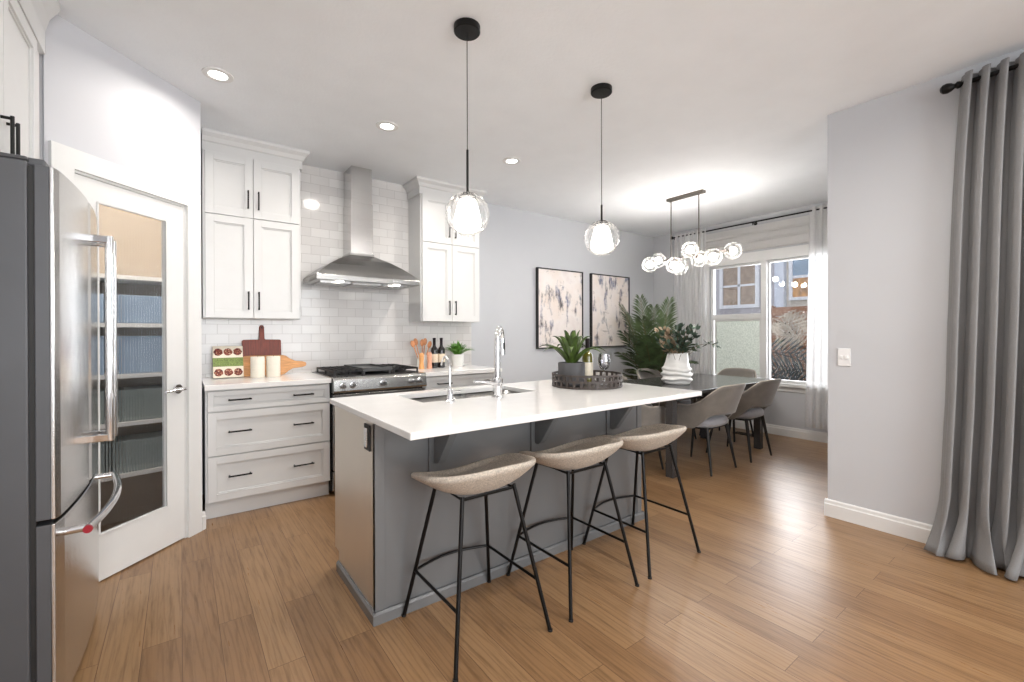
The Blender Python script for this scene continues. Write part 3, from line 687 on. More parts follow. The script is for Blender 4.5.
for gx0, gx1 in ((x0 + 0.03, 1.19), (1.446, x1 - 0.03)):
    mb = MB(); z = 0.948; hgt = 0.014
    frame(mb, (gx0, 3.64, z), X_, Y_, Z_, gx1 - gx0, 0.55, 0.012, hgt)
    for k in range(1, 4): mb.box(gx0 + (gx1 - gx0) * k / 4 - 0.005, 3.64, z, gx0 + (gx1 - gx0) * k / 4 + 0.005, 4.19, z + hgt + 0.002)
    for k in range(1, 5): mb.box(gx0, 3.64 + 0.55 * k / 5 - 0.005, z, gx1, 3.64 + 0.55 * k / 5 + 0.005, z + hgt)
    for xx in (gx0, gx1 - 0.012):
        for yy in (3.64, 3.91, 4.178): mb.box(xx, yy, 0.921, xx + 0.012, yy + 0.012, z)
    obj('burner_grate', mb, M['iron'], t)
    for yy in (3.78, 4.05):
        mb = MB(); xc = (gx0 + gx1) / 2; mb.cyl((xc, yy, 0.921), (xc, yy, 0.932), 0.045, n=24); mb.cyl((xc, yy, 0.932), (xc, yy, 0.941), 0.032, n=24)
        obj('burner', mb, M['iron'], t)
mb = MB(); mb.box(1.195, 3.645, 0.945, 1.441, 4.185, 0.958)
frame(mb, (1.195, 3.645, 0.958), X_, Y_, Z_, 0.246, 0.54, 0.01, 0.016)
for xx in (1.2, 1.42):
    for yy in (3.66, 4.15): mb.box(xx, yy, 0.921, xx + 0.014, yy + 0.014, 0.945)
obj('griddle', mb, M['griddle'], t, bevel=0.002)

t = thing('range_hood', 'stainless chimney range hood on the tiled wall above the range', 'range hood', (1.305, 4.1, 1.69))
hx0, hx1, hy0 = 0.862, 1.748, 3.755
mb = MB()
rings = [(hx0, hx1, hy0, 1.735), (hx0 + 0.045, hx1 - 0.045, hy0 + 0.03, 1.775), (hx0 + 0.13, hx1 - 0.13, hy0 + 0.09, 1.84), (hx0 + 0.22, hx1 - 0.22, hy0 + 0.155, 1.895), (1.2, 1.41, 3.995, 1.952), (1.2, 1.41, 3.995, 1.97)]
vs = []; fs = []
for a, b, c, z in rings: vs += [(a, 4.241, z), (a, c, z), (b, c, z), (b, 4.241, z)]
for k in range(len(rings) - 1):
    for i in range(4): fs.append((k * 4 + i, k * 4 + (i + 1) % 4, k * 4 + 4 + (i + 1) % 4, k * 4 + 4 + i))
fs.append(tuple(range((len(rings) - 1) * 4, len(rings) * 4))); fs.append((0, 1, 2, 3))
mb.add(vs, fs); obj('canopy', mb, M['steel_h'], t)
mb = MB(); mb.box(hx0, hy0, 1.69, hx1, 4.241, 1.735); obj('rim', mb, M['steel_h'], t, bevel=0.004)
mb = MB(); mb.box(1.207, 4.0, 1.965, 1.402, 4.241, 2.42); mb.box(1.213, 4.006, 2.42, 1.396, 4.241, H - 0.001); obj('chimney', mb, M['steel'], t, bevel=0.002)
for i in range(3):
    mb = MB(); xx = hx0 + 0.06 + i * 0.262; mb.box(xx, hy0 + 0.12, 1.682, xx + 0.245, 4.2, 1.69)
    for k in range(9): mb.box(xx + 0.01 + k * 0.026, hy0 + 0.13, 1.679, xx + 0.018 + k * 0.026, 4.19, 1.682)
    obj('grease_filter', mb, M['steel'], t)
for x in (1.06, 1.55):
    mb = MB(); mb.cyl((x, hy0 + 0.06, 1.688), (x, hy0 + 0.06, 1.69 - 0.006), 0.028, n=20); obj('hood_lamp', mb, M['pot'], t)
mb = MB()
for k in range(4): mb.cyl((1.5 + k * 0.03, hy0 + 0.002, 1.712), (1.5 + k * 0.03, hy0 - 0.004, 1.712), 0.006, n=12)
obj('control_buttons', mb, M['chrome'], t)

# ------------------------------------------------------------------ island
ix0, ix1, iy0, iy1 = 0.67, 2.495, 1.903, 2.50
t = thing('kitchen_island', 'grey painted kitchen island with three corbels in the middle of the kitchen', 'kitchen island', (1.58, 2.2, 0))
mb = MB(); mb.box(ix0, iy0, 0, ix1, iy0 + 0.02, 0.876); obj('front_panel', mb, M['island'], t)
for xx, nm in ((ix0, 'end_panel'), (ix1 - 0.02, 'end_panel')):
    mb = MB(); mb.prism([(iy0, 0), (iy1 - 0.05, 0), (iy1 - 0.05, 0.1), (iy1 + 0.02, 0.1), (iy1 + 0.02, 0.876), (iy0, 0.876)], (xx, 0, 0), Y_, Z_, X_ * 0.02)
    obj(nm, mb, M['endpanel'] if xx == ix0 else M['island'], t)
mb = MB()
mb.box(ix0 + 0.02, iy1 - 0.02, 0.1, ix1 - 0.02, iy1, 0.876); mb.box(ix0 + 0.02, iy0 + 0.02, 0.1, ix1 - 0.02, iy1 - 0.02, 0.118); obj('carcass', mb, M['island'], t)
for i in range(4):
    wd = (ix1 - ix0 - 0.04) / 4; mb = MB(); shaker(mb, (ix0 + 0.02 + wd * (i + 1) - 0.003, iy1, 0.12), -X_, Z_, Y_, wd - 0.006, 0.74, 0.055)
    d = obj('door', mb, M['island'], t, bevel=0.002)
    xx = ix0 + 0.02 + wd * i + (wd - 0.05 if i % 2 == 0 else 0.05)
    obj('door_handle', pull((xx, iy1 + 0.01, 0.62), (xx, iy1 + 0.01, 0.78), Y_), M['black'], d)
obj('toe_kick', MB().box(ix0 + 0.02, iy1 - 0.07, 0, ix1 - 0.02, iy1 - 0.05, 0.1), M['blackm'], t)
# corner stiles and base moulding
for xx in (ix0, ix1 - 0.045): obj('corner_stile', MB().box(xx, iy0 - 0.006, 0.0, xx + 0.045, iy0, 0.876), M['island'], t, bevel=0.0015)
hB = 0.052; prof = [(0, 0), (0.014, 0), (0.014, hB * 0.8), (0.007, hB), (0, hB)]
mb = MB(); mb.prism(prof, (ix0 - 0.012, iy0 - 0.006, 0), -Y_, Z_, X_ * (ix1 - ix0 + 0.024)); mb.prism(prof, (ix0, iy0 - 0.018, 0), -X_, Z_, Y_ * (iy1 - 0.05 - iy0 + 0.018)); mb.prism(prof, (ix1, iy0 - 0.018, 0), X_, Z_, Y_ * (iy1 - 0.05 - iy0 + 0.018))
obj('base_moulding', mb, M['island'], t)
for xc in (0.955, 1.565, 2.175):
    mb = MB(); mb.box(xc - 0.032, iy0 - 0.014, 0.60, xc + 0.012, iy0, 0.875); mb.box(xc - 0.012, iy0 - 0.24, 0.857, xc + 0.032, iy0 - 0.014, 0.875)
    pts = [(0.014, 0.655), (0.03, 0.650), (0.05, 0.656), (0.07, 0.675), (0.19, 0.835), (0.20, 0.857), (0.014, 0.857)]
    mb.prism([(-a, b) for a, b in pts], (xc - 0.008, iy0, 0), Y_, Z_, X_ * 0.036)
    obj('corbel', mb, M['island'], t, bevel=0.002)
# steel outlet on the end panel
t = thing('electrical_outlet', 'black and steel outlet on the left end of the grey island', 'outlet', (ix0 - 0.005, 1.99, 0.79))
mb = MB(); mb.box(ix0 - 0.007, 1.945, 0.735, ix0 - 0.0005, 2.02, 0.85); obj('cover_plate', mb, M['blackm'], t, bevel=0.002)
mb = MB(); mb.box(ix0 - 0.015, 1.963, 0.75, ix0 - 0.007, 2.002, 0.835); obj('receptacle', mb, M['steel'], t, bevel=0.003)
# island top with sink cutout
sx0, sx1, sy0, sy1 = 0.985, 1.735, 2.085, 2.43
mb = MB(); mb.ringslab((0.645, 1.468, 2.508, 2.53), (sx0, sy0, sx1, sy1), 0.8775, 0.905)
tag(obj('island_countertop', mb, M['quartz'], None, bevel=0.004), 'long white quartz worktop of the island with sink cutout', 'countertop')
t = thing('kitchen_sink', 'undermount stainless double bowl sink set in the island worktop', 'sink', (1.36, 2.26, 0.7))
def bowl(x0, x1, y0, y1, zb, zt):
    mb = MB(); n = 40; rc = 0.06; cx_, cy_ = (x0 + x1) / 2, (y0 + y1) / 2; hx, hy = (x1 - x0) / 2, (y1 - y0) / 2
    def ring(sc_, z):
        o = []
        for i in range(n):
            a = 2 * PI * i / n; c, s = math.cos(a), math.sin(a); p = 5.0
            k = (abs(c) ** p + abs(s) ** p) ** (-1 / p); o.append((cx_ + hx * sc_ * k * c, cy_ + hy * sc_ * k * s, z))
        return o
    rs = [ring(1.0, zt), ring(0.985, zt - 0.10), ring(0.97, zb + 0.03), ring(0.92, zb + 0.006), ring(0.75, zb), ring(0.1, zb - 0.004)]
    vs = sum(rs, []); fs = []
    for k in range(len(rs) - 1):
        for i in range(n): fs.append((k * n + i, k * n + (i + 1) % n, k * n + n + (i + 1) % n, k * n + n + i))
    fs.append(tuple((len(rs) - 1) * n + i for i in range(n)))
    mb.add(vs, fs, True); return mb
xm = 1.36
for a, b in ((sx0 - 0.004, xm - 0.012), (xm + 0.012, sx1 + 0.004)):
    bw = obj('sink_bowl', bowl(a, b, sy0 - 0.004, sy1 + 0.004, 0.69, 0.876), M['steel_h'], t, solid=0.002)
    mb = MB(); mb.cyl(((a + b) / 2, 2.26, 0.684), ((a + b) / 2, 2.26, 0.694), 0.04, n=24); obj('drain', mb, M['chrome'], bw)
mb = MB(); mb.box(xm - 0.012, sy0 - 0.01, 0.70, xm + 0.012, sy1 + 0.01, 0.872); obj('divider', mb, M['steel_h'], t, bevel=0.004)
# faucets
t = thing('kitchen_faucet', 'tall chrome pull-down faucet on the island beside the sink', 'faucet', (1.388, 2.0, 0.905))
bx, by = 1.388, 2.005
mb = MB(); mb.lathe([(0.001, 0.0), (0.034, 0.0), (0.034, 0.006), (0.026, 0.014), (0.026, 0.075), (0.030, 0.08), (0.030, 0.10), (0.022, 0.11), (0.001, 0.11)], (bx, by, 0.905), 24); obj('base', mb, M['chrome'], t)
pts = [(bx, by, 1.01), (bx, by, 1.22)] + [(bx + 0.062 * (1 - math.cos(PI * i / 10)), by + 0.066 * (1 - math.cos(PI * i / 10)), 1.22 + 0.065 * math.sin(PI * i / 10)) for i in range(1, 11)]
mb = MB(); mb.ring_tube(pts, [0.016, 0.016] + [0.0155] * 10, 14); obj('spout', mb, M['chrome'], t)
e = pts[-1]
mb = MB(); mb.cyl((e[0], e[1], e[2] + 0.005), (e[0], e[1], e[2] - 0.09), 0.018, 0.020, 18); sh = obj('spray_head', mb, M['chrome'], t)
mb = MB(); mb.box(e[0] - 0.006, e[1] - 0.023, e[2] - 0.06, e[0] + 0.006, e[1] - 0.014, e[2] - 0.02); obj('spray_button', mb, M['blackm'], sh, bevel=0.002)
mb = MB(); mb.ring_tube([(bx - 0.02, by, 0.985), (bx - 0.06, by, 0.99), (bx - 0.11, by - 0.002, 0.998), (bx - 0.15, by - 0.004, 1.0)], [0.014, 0.010, 0.0075, 0.007], 12); obj('lever', mb, M['chrome'], t)
t = thing('water_faucet', 'small slim chrome filtered water tap left of the tall faucet', 'faucet', (1.104, 2.015, 0.905))
bx, by = 1.104, 2.02
mb = MB(); mb.lathe([(0.001, 0), (0.025, 0), (0.025, 0.005), (0.016, 0.014), (0.014, 0.06), (0.008, 0.068), (0.001, 0.07)], (bx, by, 0.905), 20); obj('base', mb, M['chrome'], t)
pts = [(bx, by, 0.96), (bx, by, 1.05)] + [(bx - 0.004 * i / 8, by + 0.045 * (1 - math.cos(PI * 0.85 * i / 8)), 1.05 + 0.085 * math.sin(PI * 0.85 * i / 8)) for i in range(1, 9)]
mb = MB(); mb.ring_tube(pts, 0.0055, 10); obj('spout', mb, M['chrome'], t)
mb = MB(); mb.ring_tube([(bx, by, 0.955), (bx + 0.035, by - 0.004, 0.958), (bx + 0.055, by - 0.006, 0.955)], [0.006, 0.005, 0.007], 8); mb.ring_tube([(bx, by, 0.965), (bx - 0.028, by - 0.004, 0.975)], [0.006, 0.007], 8); obj('lever', mb, M['chrome'], t)

# ------------------------------------------------------------------ bar stools
def make_stool():
    t = thing('bar_stool', '', 'bar stool', (0, 0, 0), 'bar stools along the island')
    A, B = 0.264, 0.225
    def rim(th):
        s = math.sin(th); c = abs(math.cos(th))
        return 0.692 - 0.078 * max(0, s) ** 1.7 + 0.036 * max(0, -s) ** 1.4
    def plan(th, r):
        c, s = math.cos(th), math.sin(th); p = 2.5
        k = (abs(c) ** p + abs(s) ** p) ** (-1 / p); return A * r * k * c, B * r * k * s
    prof = [(0.0, 'o'), (0.25, 'o'), (0.45, 'o'), (0.62, 'o'), (0.76, 'o'), (0.87, 'o'), (0.95, 'o'), (0.99, 'o'), (1.0, 't'), (0.985, 'u'), (0.95, 'w'), (0.915, 't2'), (0.87, 'i'), (0.80, 'i'), (0.7, 'i'), (0.6, 'i'), (0.45, 'i'), (0.25, 'i'), (0.0, 'i')]
    mb = MB(); nT = 56
    def fn(u, v):
        th = 2 * PI * u; r, k = prof[round(v * (len(prof) - 1))]
        x, y = plan(th, max(r, 0.001)); rz = rim(th)
        if k == 'o': z = 0.578 + (rz - 0.018 - 0.578) * r ** 2.3
        elif k == 't': z = rz - 0.009
        elif k == 'u': z = rz - 0.001
        elif k == 'w': z = rz + 0.001
        elif k == 't2': z = rz - 0.006
        else: z = 0.611 + (rz - 0.020 - 0.611) * (r / 0.87) ** 2.1
        return (x, y, z)
    mb.grid(fn, nT, len(prof), cu=True); obj('seat', mb, M['fabric'], t, sharp=180, local=True)
    fx, fyy, tx, ty, zt = 0.227, 0.232, 0.125, 0.11, 0.615
    def leg(sx, sy, z): k = 1 - z / zt; return (sx * (tx + (fx - tx) * k), sy * (ty + (fyy - ty) * k), z)
    for sx in (-1, 1):
        for sy in (-1, 1):
            mb = MB(); mb.cyl(leg(sx, sy, 0.004), leg(sx, sy, 0.607), 0.0085, n=12); l = obj('leg', mb, M['black'], t, local=True)
            mb = MB(); q = leg(sx, sy, 0.0); mb.cyl((q[0], q[1], 0), (q[0], q[1], 0.008), 0.0105, n=12); obj('foot_glide', mb, M['blackm'], l, local=True)
    z = 0.21
    mb = MB()
    for sx in (-1, 1): mb.cyl(leg(sx, -1, z), leg(sx, 1, z), 0.0065, n=10)
    a = leg(-1, 1, z); b = leg(1, 1, z)
    for dz in (0, 0.016):
        pts = [(a[0] + (b[0] - a[0]) * i / 14, a[1] + 0.045 * math.sin(PI * i / 14), z + dz) for i in range(15)]
        if dz == 0: mb.ring_tube(pts, 0.0065, 10)
    obj('footrest', mb, M['black'], t, local=True)
    mb = MB(); mb.ring_tube([(-tx, -ty, 0.594), (-tx, ty, 0.594), (tx, ty, 0.594), (tx, -ty, 0.594)], 0.007, 8, closed=True); obj('seat_bracket', mb, M['black'], t, local=True)
    return t
st = make_stool()
st['label'] = 'oatmeal tub bar stool nearest the camera, at the left end of the island'
st.location = (1.018, 1.645, 0)
dup(st, (1.586, 1.638, 0), 0, 'oatmeal tub bar stool in the middle of the three at the island')
dup(st, (2.147, 1.642, 0), 0, 'oatmeal tub bar stool farthest right at the island, nearest the dining table')

# ------------------------------------------------------------------ dining table and chairs
TX0, TX1, TY0, TY1 = 3.34, 5.13, 2.14, 3.08
t = thing('dining_table', 'black wood dining table with square legs in the window nook', 'table', ((TX0 + TX1) / 2, (TY0 + TY1) / 2, 0))
obj('tabletop', MB().box(TX0, TY0, 0.725, TX1, TY1, 0.755), M['table'], t, bevel=0.004)
mb = MB(); frame(mb, (TX0 + 0.08, TY0 + 0.14, 0.655), X_, Y_, Z_, TX1 - TX0 - 0.16, TY1 - TY0 - 0.28, 0.025, 0.07); obj('apron', mb, M['table'], t)
for x in (TX0 + 0.055, TX1 - 0.135):
    for y in (TY0 + 0.12, TY1 - 0.20): obj('leg', MB().box(x, y, 0, x + 0.07, y + 0.07, 0.725), M['table'], t, bevel=0.003)
def make_chair():
    t = thing('dining_chair', '', 'chair', (0, 0, 0), 'velvet chairs around the dining table')
    mb = MB(); prof = [(0.0, 0.40), (0.8, 0.40), (0.95, 0.415), (1.0, 0.44), (0.985, 0.468), (0.9, 0.485), (0.6, 0.49), (0.0, 0.485)]
    def fn(u, v):
        th = 2 * PI * u; r, z = prof[round(v * (len(prof) - 1))]; c, s = math.cos(th), math.sin(th); p = 2.8
        k = (abs(c) ** p + abs(s) ** p) ** (-1 / p); r = max(r, 0.001); return (0.225 * r * k * c, 0.225 * r * k * s + 0.01, z)
    mb.grid(fn, 40, len(prof), cu=True); obj('seat', mb, M['seat'], t, sharp=180, local=True)
    # wrap-around shell
    L = []
    n1 = 34
    for i in range(-n1, n1 + 1):
        a = i / n1
        L.append(a)
    def sm(x): x = max(0, min(1, x)); return x * x * (3 - 2 * x)
    def pl(a):
        s_ = abs(a); sg = 1 if a > 0 else -1
        if s_ < 0.68:
            ph = s_ / 0.68 * PI / 2; return sg * 0.262 * math.sin(ph) ** 0.85, -0.245 * math.cos(ph) ** 0.85 + 0.0
        k = (s_ - 0.68) / 0.32; return sg * (0.262 - 0.012 * k * k), 0.20 * k
    def zt_(a): s_ = abs(a); return 0.80 - 0.012 * (s_ / 0.3) ** 2 if s_ < 0.25 else 0.792 - 0.19 * sm((s_ - 0.25) / 0.42) - 0.02 * sm((s_ - 0.7) / 0.3)
    def zb_(a): s_ = abs(a); return 0.535 - 0.135 * sm((s_ - 0.28) / 0.3)
    def fn2(u, v):
        a = -1 + 2 * u; x, y = pl(a); z0, z1 = zb_(a), zt_(a)
        if abs(a) > 0.93: # round the front of the arms
            q = (abs(a) - 0.93) / 0.07; z1 -= 0.05 * q * q; z0 += 0.03 * q * q
        z = z0 + (z1 - z0) * v; h = (z - 0.42) / 0.38
        lean = 1 + 0.10 * h - 0.10 * (1 - min(1, (z - 0.38) / 0.1)) ** 2
        return (x * (1 + 0.07 * max(0, h)), y * lean - (0.10 * max(0, h) ** 1.3 * min(1, max(0, -y) / 0.1)), z)
    mb = MB(); mb.grid(fn2, 69, 9); obj('backrest', mb, M['velvet'], t, solid=0.028, bevel=0, sharp=180, local=True)
    mb = MB(); mb.ring_tube([(Vector(fn2(i / 68, 1.0)) + Vector((0, 0, 0.002))) for i in range(69)], 0.006, 6); obj('piping', mb, M['piping'], t, local=True)
    for sx in (-1, 1):
        for sy in (-1, 1):
            mb = MB(); mb.cyl((sx * 0.213, sy * 0.228, 0), (sx * 0.165, sy * 0.16, 0.405), 0.009, 0.017, 14); obj('leg', mb, M['blackm'], t, local=True)
    mb = MB(); mb.box(-0.17, -0.16, 0.385, 0.17, 0.17, 0.402); obj('under_frame', mb, M['blackm'], t, local=True)
    return t
M['piping'] = mat('pale_velvet_piping', (178, 168, 156), 0.8, var=0.05)
ch = make_chair(); ch.location = (3.933, 2.32, 0); ch['label'] = 'grey velvet dining chair nearest the island, its back towards the camera'
dup(ch, (4.63, 2.31, 0), 0, 'grey velvet dining chair nearest the window on the camera side of the table')
dup(ch, (3.33, 2.68, 0), R(-90), 'velvet dining chair at the island end of the table, seen under the worktop')
dup(ch, (5.32, 2.80, 0), R(90), 'grey velvet dining chair at the window end of the table')
dup(ch, (4.68, 3.17, 0), R(180), 'grey velvet dining chair across the table, in front of the palm')
dup(ch, (3.95, 3.17, 0), R(180), 'grey velvet dining chair across the table, behind the woven tray')

# ------------------------------------------------------------------ pendants
def make_pendant(zs):
    t = thing('pendant_light', '', 'pendant lamp', (0, 0, H), 'glass globe pendants over the island')
    mb = MB(); mb.lathe([(0.001, H - 0.001), (0.064, H - 0.001), (0.064, H - 0.028), (0.060, H - 0.032), (0.001, H - 0.032)], (0, 0, 0), 32); obj('canopy', mb, M['black'], t, local=False)
    mb = MB(); mb.cyl((0, 0, H - 0.026), (0, 0, zs), 0.0022, n=8); obj('cord', mb, M['blackm'], t)
    mb = MB(); mb.cyl((0, 0, zs), (0, 0, 1.935), 0.006, n=12); obj('stem', mb, M['black'], t)
    mb = MB(); mb.lathe([(0.001, 0.028), (0.012, 0.028), (0.03, 0.022), (0.043, 0.006), (0.043, 0.0), (0.001, 0.0)], (0, 0, 1.912), 28); obj('cap', mb, M['black'], t)
    mb = MB(); r = 0.106; c = 1.832; mb.lathe([(r * math.sin(a), c - r * math.cos(a)) for a in [PI * (0.0002 + 0.865 * i / 26) for i in range(27)]], (0, 0, 0), 48); obj('globe', mb, M['globe'], t, sharp=180)
    mb = MB(); mb.lathe([(0.001, -0.082), (0.04, -0.08), (0.060, -0.066), (0.068, -0.04), (0.056, 0.015), (0.046, 0.055), (0.036, 0.072), (0.001, 0.076)], (0, 0, 1.83), 28); b = obj('inner_shade', mb, M['lamp'], t); b['label'] = 'glowing frosted inner shade'
    return t
pn = make_pendant(2.145); pn.location = (1.12, 1.868, H); pn['label'] = 'glass globe pendant over the sink end of the island'
pn = make_pendant(2.035); pn.location = (2.06, 1.856, H); pn['label'] = 'glass globe pendant over the tray end of the island'

# ------------------------------------------------------------------ chandelier
t = thing('chandelier', 'black linear chandelier with eight glass globes above the dining table', 'chandelier', (4.367, 2.75, H))
mb = MB(); mb.box(4.335, 2.53, H - 0.03, 4.40, 2.96, H - 0.001); obj('canopy', mb, M['bronze'], t, bevel=0.003)
bz = 2.068
mb = MB(); mb.cyl((4.367, 2.30, bz + 0.01), (4.367, 3.13, bz), 0.0085, n=12); obj('bar', mb, M['bronze'], t)
for y in (2.92, 2.59):
    mb = MB(); mb.cyl((4.367, y, bz), (4.367, y, H - 0.03), 0.006, n=10); obj('rod', mb, M['bronze'], t)
GL = [(4.27, 3.13, 2.03), (4.45, 3.145, 2.095), (4.27, 2.82, 1.985), (4.46, 2.87, 1.985), (4.28, 2.64, 2.125), (4.44, 2.63, 2.045), (4.28, 2.385, 2.015), (4.44, 2.27, 2.075)]
for (x, y, z) in GL:
    yb = min(max(y, 2.31), 3.12); v = Vector((x - 4.367, y - yb, z - bz)); v.normalize(); c = Vector((x, y, z)); s = Vector((4.367, yb, bz + 0.005))
    mb = MB(); mb.cyl(s, c - v * 0.055, 0.005, n=8); mb.cyl(c - v * 0.075, c - v * 0.035, 0.02, n=16); a = obj('socket', mb, M['bronze'], t)
    mb = MB(); mb.sphere(c, 0.086, 16); obj('globe', mb, M['globe2'], a, sharp=180)
    mb = MB(); mb.sphere(c, 0.038, 10, 1.0); obj('bulb', mb, M['lamp2'], a, sharp=180)

# ------------------------------------------------------------------ recessed lights
rl = thing('recessed_light', '', 'ceiling light', (0, 0, H), 'recessed ceiling lights')
mb = MB(); mb.lathe([(0.045, 0.0), (0.078, 0.0), (0.076, -0.006), (0.05, -0.008), (0.045, -0.004), (0.045, 0.0)], (0, 0, H), 32); obj('trim_ring', mb, M['trim'], rl)
mb = MB(); mb.lathe([(0.0005, -0.003), (0.046, -0.003)], (0, 0, H), 28); obj('lens', mb, M['pot'], rl)
spots = [(0.177, 3.06, 'recessed ceiling light in front of the left wall cabinet'), (1.192, 3.10, 'recessed ceiling light in front of the range hood'), (2.295, 3.09, 'recessed ceiling light between the two globe pendants'),
         (0.2, 0.45, 'recessed ceiling light above the camera'), (2.3, 0.3, 'recessed ceiling light right of the camera'), (0.2, -2.0, 'added unseen recessed ceiling light at the living room left'), (2.3, -2.0, 'added unseen recessed ceiling light at the living room right')]  # living-room pair is out of view, added for lighting
for i, (x, y, lb) in enumerate(spots):
    if i == 0: rl.location = (x, y, H); rl['label'] = lb
    else: dup(rl, (x, y, H), 0, lb)
    area('recessed_light_beam', (x, y, H - 0.02), (0, 0, -1), 0.11, 0.11, (5, 11, 12, 13, 14, 12, 12)[i], (1.0, 0.94, 0.87), 'DISK', 165)

# ------------------------------------------------------------------ pictures
def picture(x0, x1, z0, z1, m, label):
    t = thing('framed_picture', label, 'picture', ((x0 + x1) / 2, YW - 0.02, z0), 'framed pictures on the dining wall')
    mb = MB(); frame(mb, (x0, YW - 0.001, z0), X_, Z_, -Y_, x1 - x0, z1 - z0, 0.014, 0.04); obj('frame', mb, M['blackm'], t, bevel=0.001)
    obj('canvas', MB().box(x0 + 0.014, YW - 0.028, z0 + 0.014, x1 - 0.014, YW - 0.002, z1 - 0.014), m, t)
picture(3.52, 4.31, 1.063, 2.07, M['art1'], 'abstract beige canvas in thin black frame, nearer the kitchen')
picture(4.47, 5.27, 1.063, 2.07, M['art2'], 'abstract beige canvas in thin black frame, nearer the window')

# ------------------------------------------------------------------ curtains, rods, shade
t = thing('dining_curtain_rod', 'thin black curtain rod above the dining window', 'curtain rod', (5.82, 2.7, 2.655))
mb = MB(); mb.cyl((5.82, 3.86, 2.655), (5.82, 1.35, 2.655), 0.009, n=12); obj('rod', mb, M['black'], t)
for y in (3.875, 1.34): mb = MB(); mb.sphere((5.82, y, 2.655), 0.024, 10); obj('finial', mb, M['black'], t)
for y in (3.84, 2.72, 1.40):
    mb = MB(); mb.cyl((5.82, y, 2.648), (5.898, y, 2.648), 0.006, n=8); mb.cyl((5.892, y, 2.648), (5.899, y, 2.648), 0.022, n=16); mb.cyl((5.82, y, 2.62), (5.82, y, 2.655), 0.007, n=8); obj('bracket', mb, M['black'], t)
def drape(name, xc, ya, yb, z0, z1, folds, amp, m, label, cat, flare=0.0, group=None, n=160, puddle=0):
    def fn(u, v):
        z = z0 + (z1 - z0) * v; k = 1 - v
        y = ya + (yb - ya) * u + (ya - yb) * 0.5 * flare * k * (1 - 2 * u) * 1.0
        ph = 2 * PI * folds * u
        a = amp * (0.85 + 0.3 * math.sin(7 * u + 2 * v)) * (1 + 0.25 * k)
        x = xc + a * math.sin(ph + 0.5 * math.sin(3 * u * PI + 1.6 * v)) 
        y += amp * 0.35 * math.sin(2 * ph + 1)
        return (x, y, z)
    mb = MB(); mb.grid(fn, n, 24); return tag(obj(name, mb, m, None, sharp=180), label, cat, group)
drape('sheer_curtain', 5.812, 3.83, 3.33, 0.13, 2.69, 8, 0.024, M['sheer'], 'sheer white curtain left of the dining window, behind the palm', 'curtain', 0.1, 'sheer dining curtains')
drape('sheer_curtain', 5.812, 2.08, 1.45, 0.16, 2.69, 9, 0.02, M['sheer'], 'sheer white curtain right of the dining window, by the wall corner', 'curtain', 0.14, 'sheer dining curtains')
# roman shade
mb = MB(); prof = [(0.0, 2.62), (-0.028, 2.62), (-0.03, 2.545), (-0.05, 2.515), (-0.03, 2.505), (-0.03, 2.45), (-0.058, 2.42), (-0.03, 2.408), (-0.03, 2.35), (-0.05, 2.315), (-0.026, 2.305), (-0.018, 2.35), (0.0, 2.60)]
mb.prism(prof, (XW - 0.019, 1.70, 0), X_ * 0.55, Z_, Y_ * 1.68)
tag(obj('roman_shade', mb, M['shade'], None), 'white folded roman shade gathered at the top of the dining window', 'window shade')

# grey curtain by the patio door
t = thing('grey_curtain', 'floor-length grey grommet curtain bunched at the right edge by the patio door', 'curtain', (3.46, 0.1, 0))
def gfn(u, v):
    z = 2.67 * v; k = 1 - v
    ytop = 0.50 - 0.975 * u; ybot = 0.60 - 1.09 * u
    q0 = k ** 0.8; y = ytop * (1 - q0) + ybot * q0
    F = 14.5; ph = 2 * PI * F * u + 0.35 * math.sin(2.2 * k * PI + 4 * u)
    amp = 0.047 * (1 + 0.25 * k)
    sn = math.sin(ph + PI / 2); x = 3.475 - amp * (1 - 2 * abs(math.sin(ph / 2 + 0.2)) ** 1.6) * -1 * (0.92 + 0.1 * math.sin(9 * u))
    y += 0.016 * math.sin(2 * ph) - 0.012 * math.sin(ph)
    if k > 0.86:
        q = (k - 0.86) / 0.14
        x += -0.07 * q ** 2 * (0.6 + 0.6 * math.sin(ph * 0.5 + 1)) - 0.03 * q ** 2 * math.sin(ph * 1.3 + 2)
        y += 0.05 * q ** 2 * math.sin(ph * 0.7 + 0.5)
        z += 0.03 * q * (0.5 + 0.5 * math.sin(ph * 0.9)) * (1 - q * 0.6) + 0.006
    if k > 0.5: x += 0.006 * math.sin(22 * v + 9 * u)
    return (x, y, max(z, 0.006))
mb = MB(); mb.grid(gfn, 420, 64); obj('curtain_panel', mb, M['curtain'], t, sharp=180, solid=0.003)
for i in range(14):
    mb = MB(); u = (i + 0.25) / 14.5 ; y = 0.50 - 0.975 * u
    mb.ring_tube([(3.475 + 0.026 * math.cos(a) * 0.25, y + 0.010 * math.sin(a) * 0 + 0.026 * math.cos(a) * 0.9, 2.628 + 0.026 * math.sin(a)) for a in [2 * PI * k / 20 for k in range(20)]], 0.003, 6, closed=True); obj('grommet', mb, M['black'], t)
t = thing('patio_curtain_rod', 'thick black curtain rod with turned finial carrying the grey curtain', 'curtain rod', (3.475, -0.9, 2.628))
mb = MB(); mb.cyl((3.475, 0.48, 2.628), (3.475, -2.3, 2.628), 0.0125, n=14); obj('rod', mb, M['black'], t)
fin = [(0.001, 0.0), (0.014, 0.0), (0.016, 0.012), (0.010, 0.02), (0.018, 0.032), (0.020, 0.042), (0.012, 0.052), (0.022, 0.066), (0.028, 0.084), (0.024, 0.102), (0.012, 0.112), (0.001, 0.114)]
vs = MB(); vs.lathe(fin, (0, 0, 0), 20); vs.v = [(3.475 + a, 0.475 + c, 2.628 + b) for a, b, c in vs.v]; obj('finial', vs, M['black'], t)
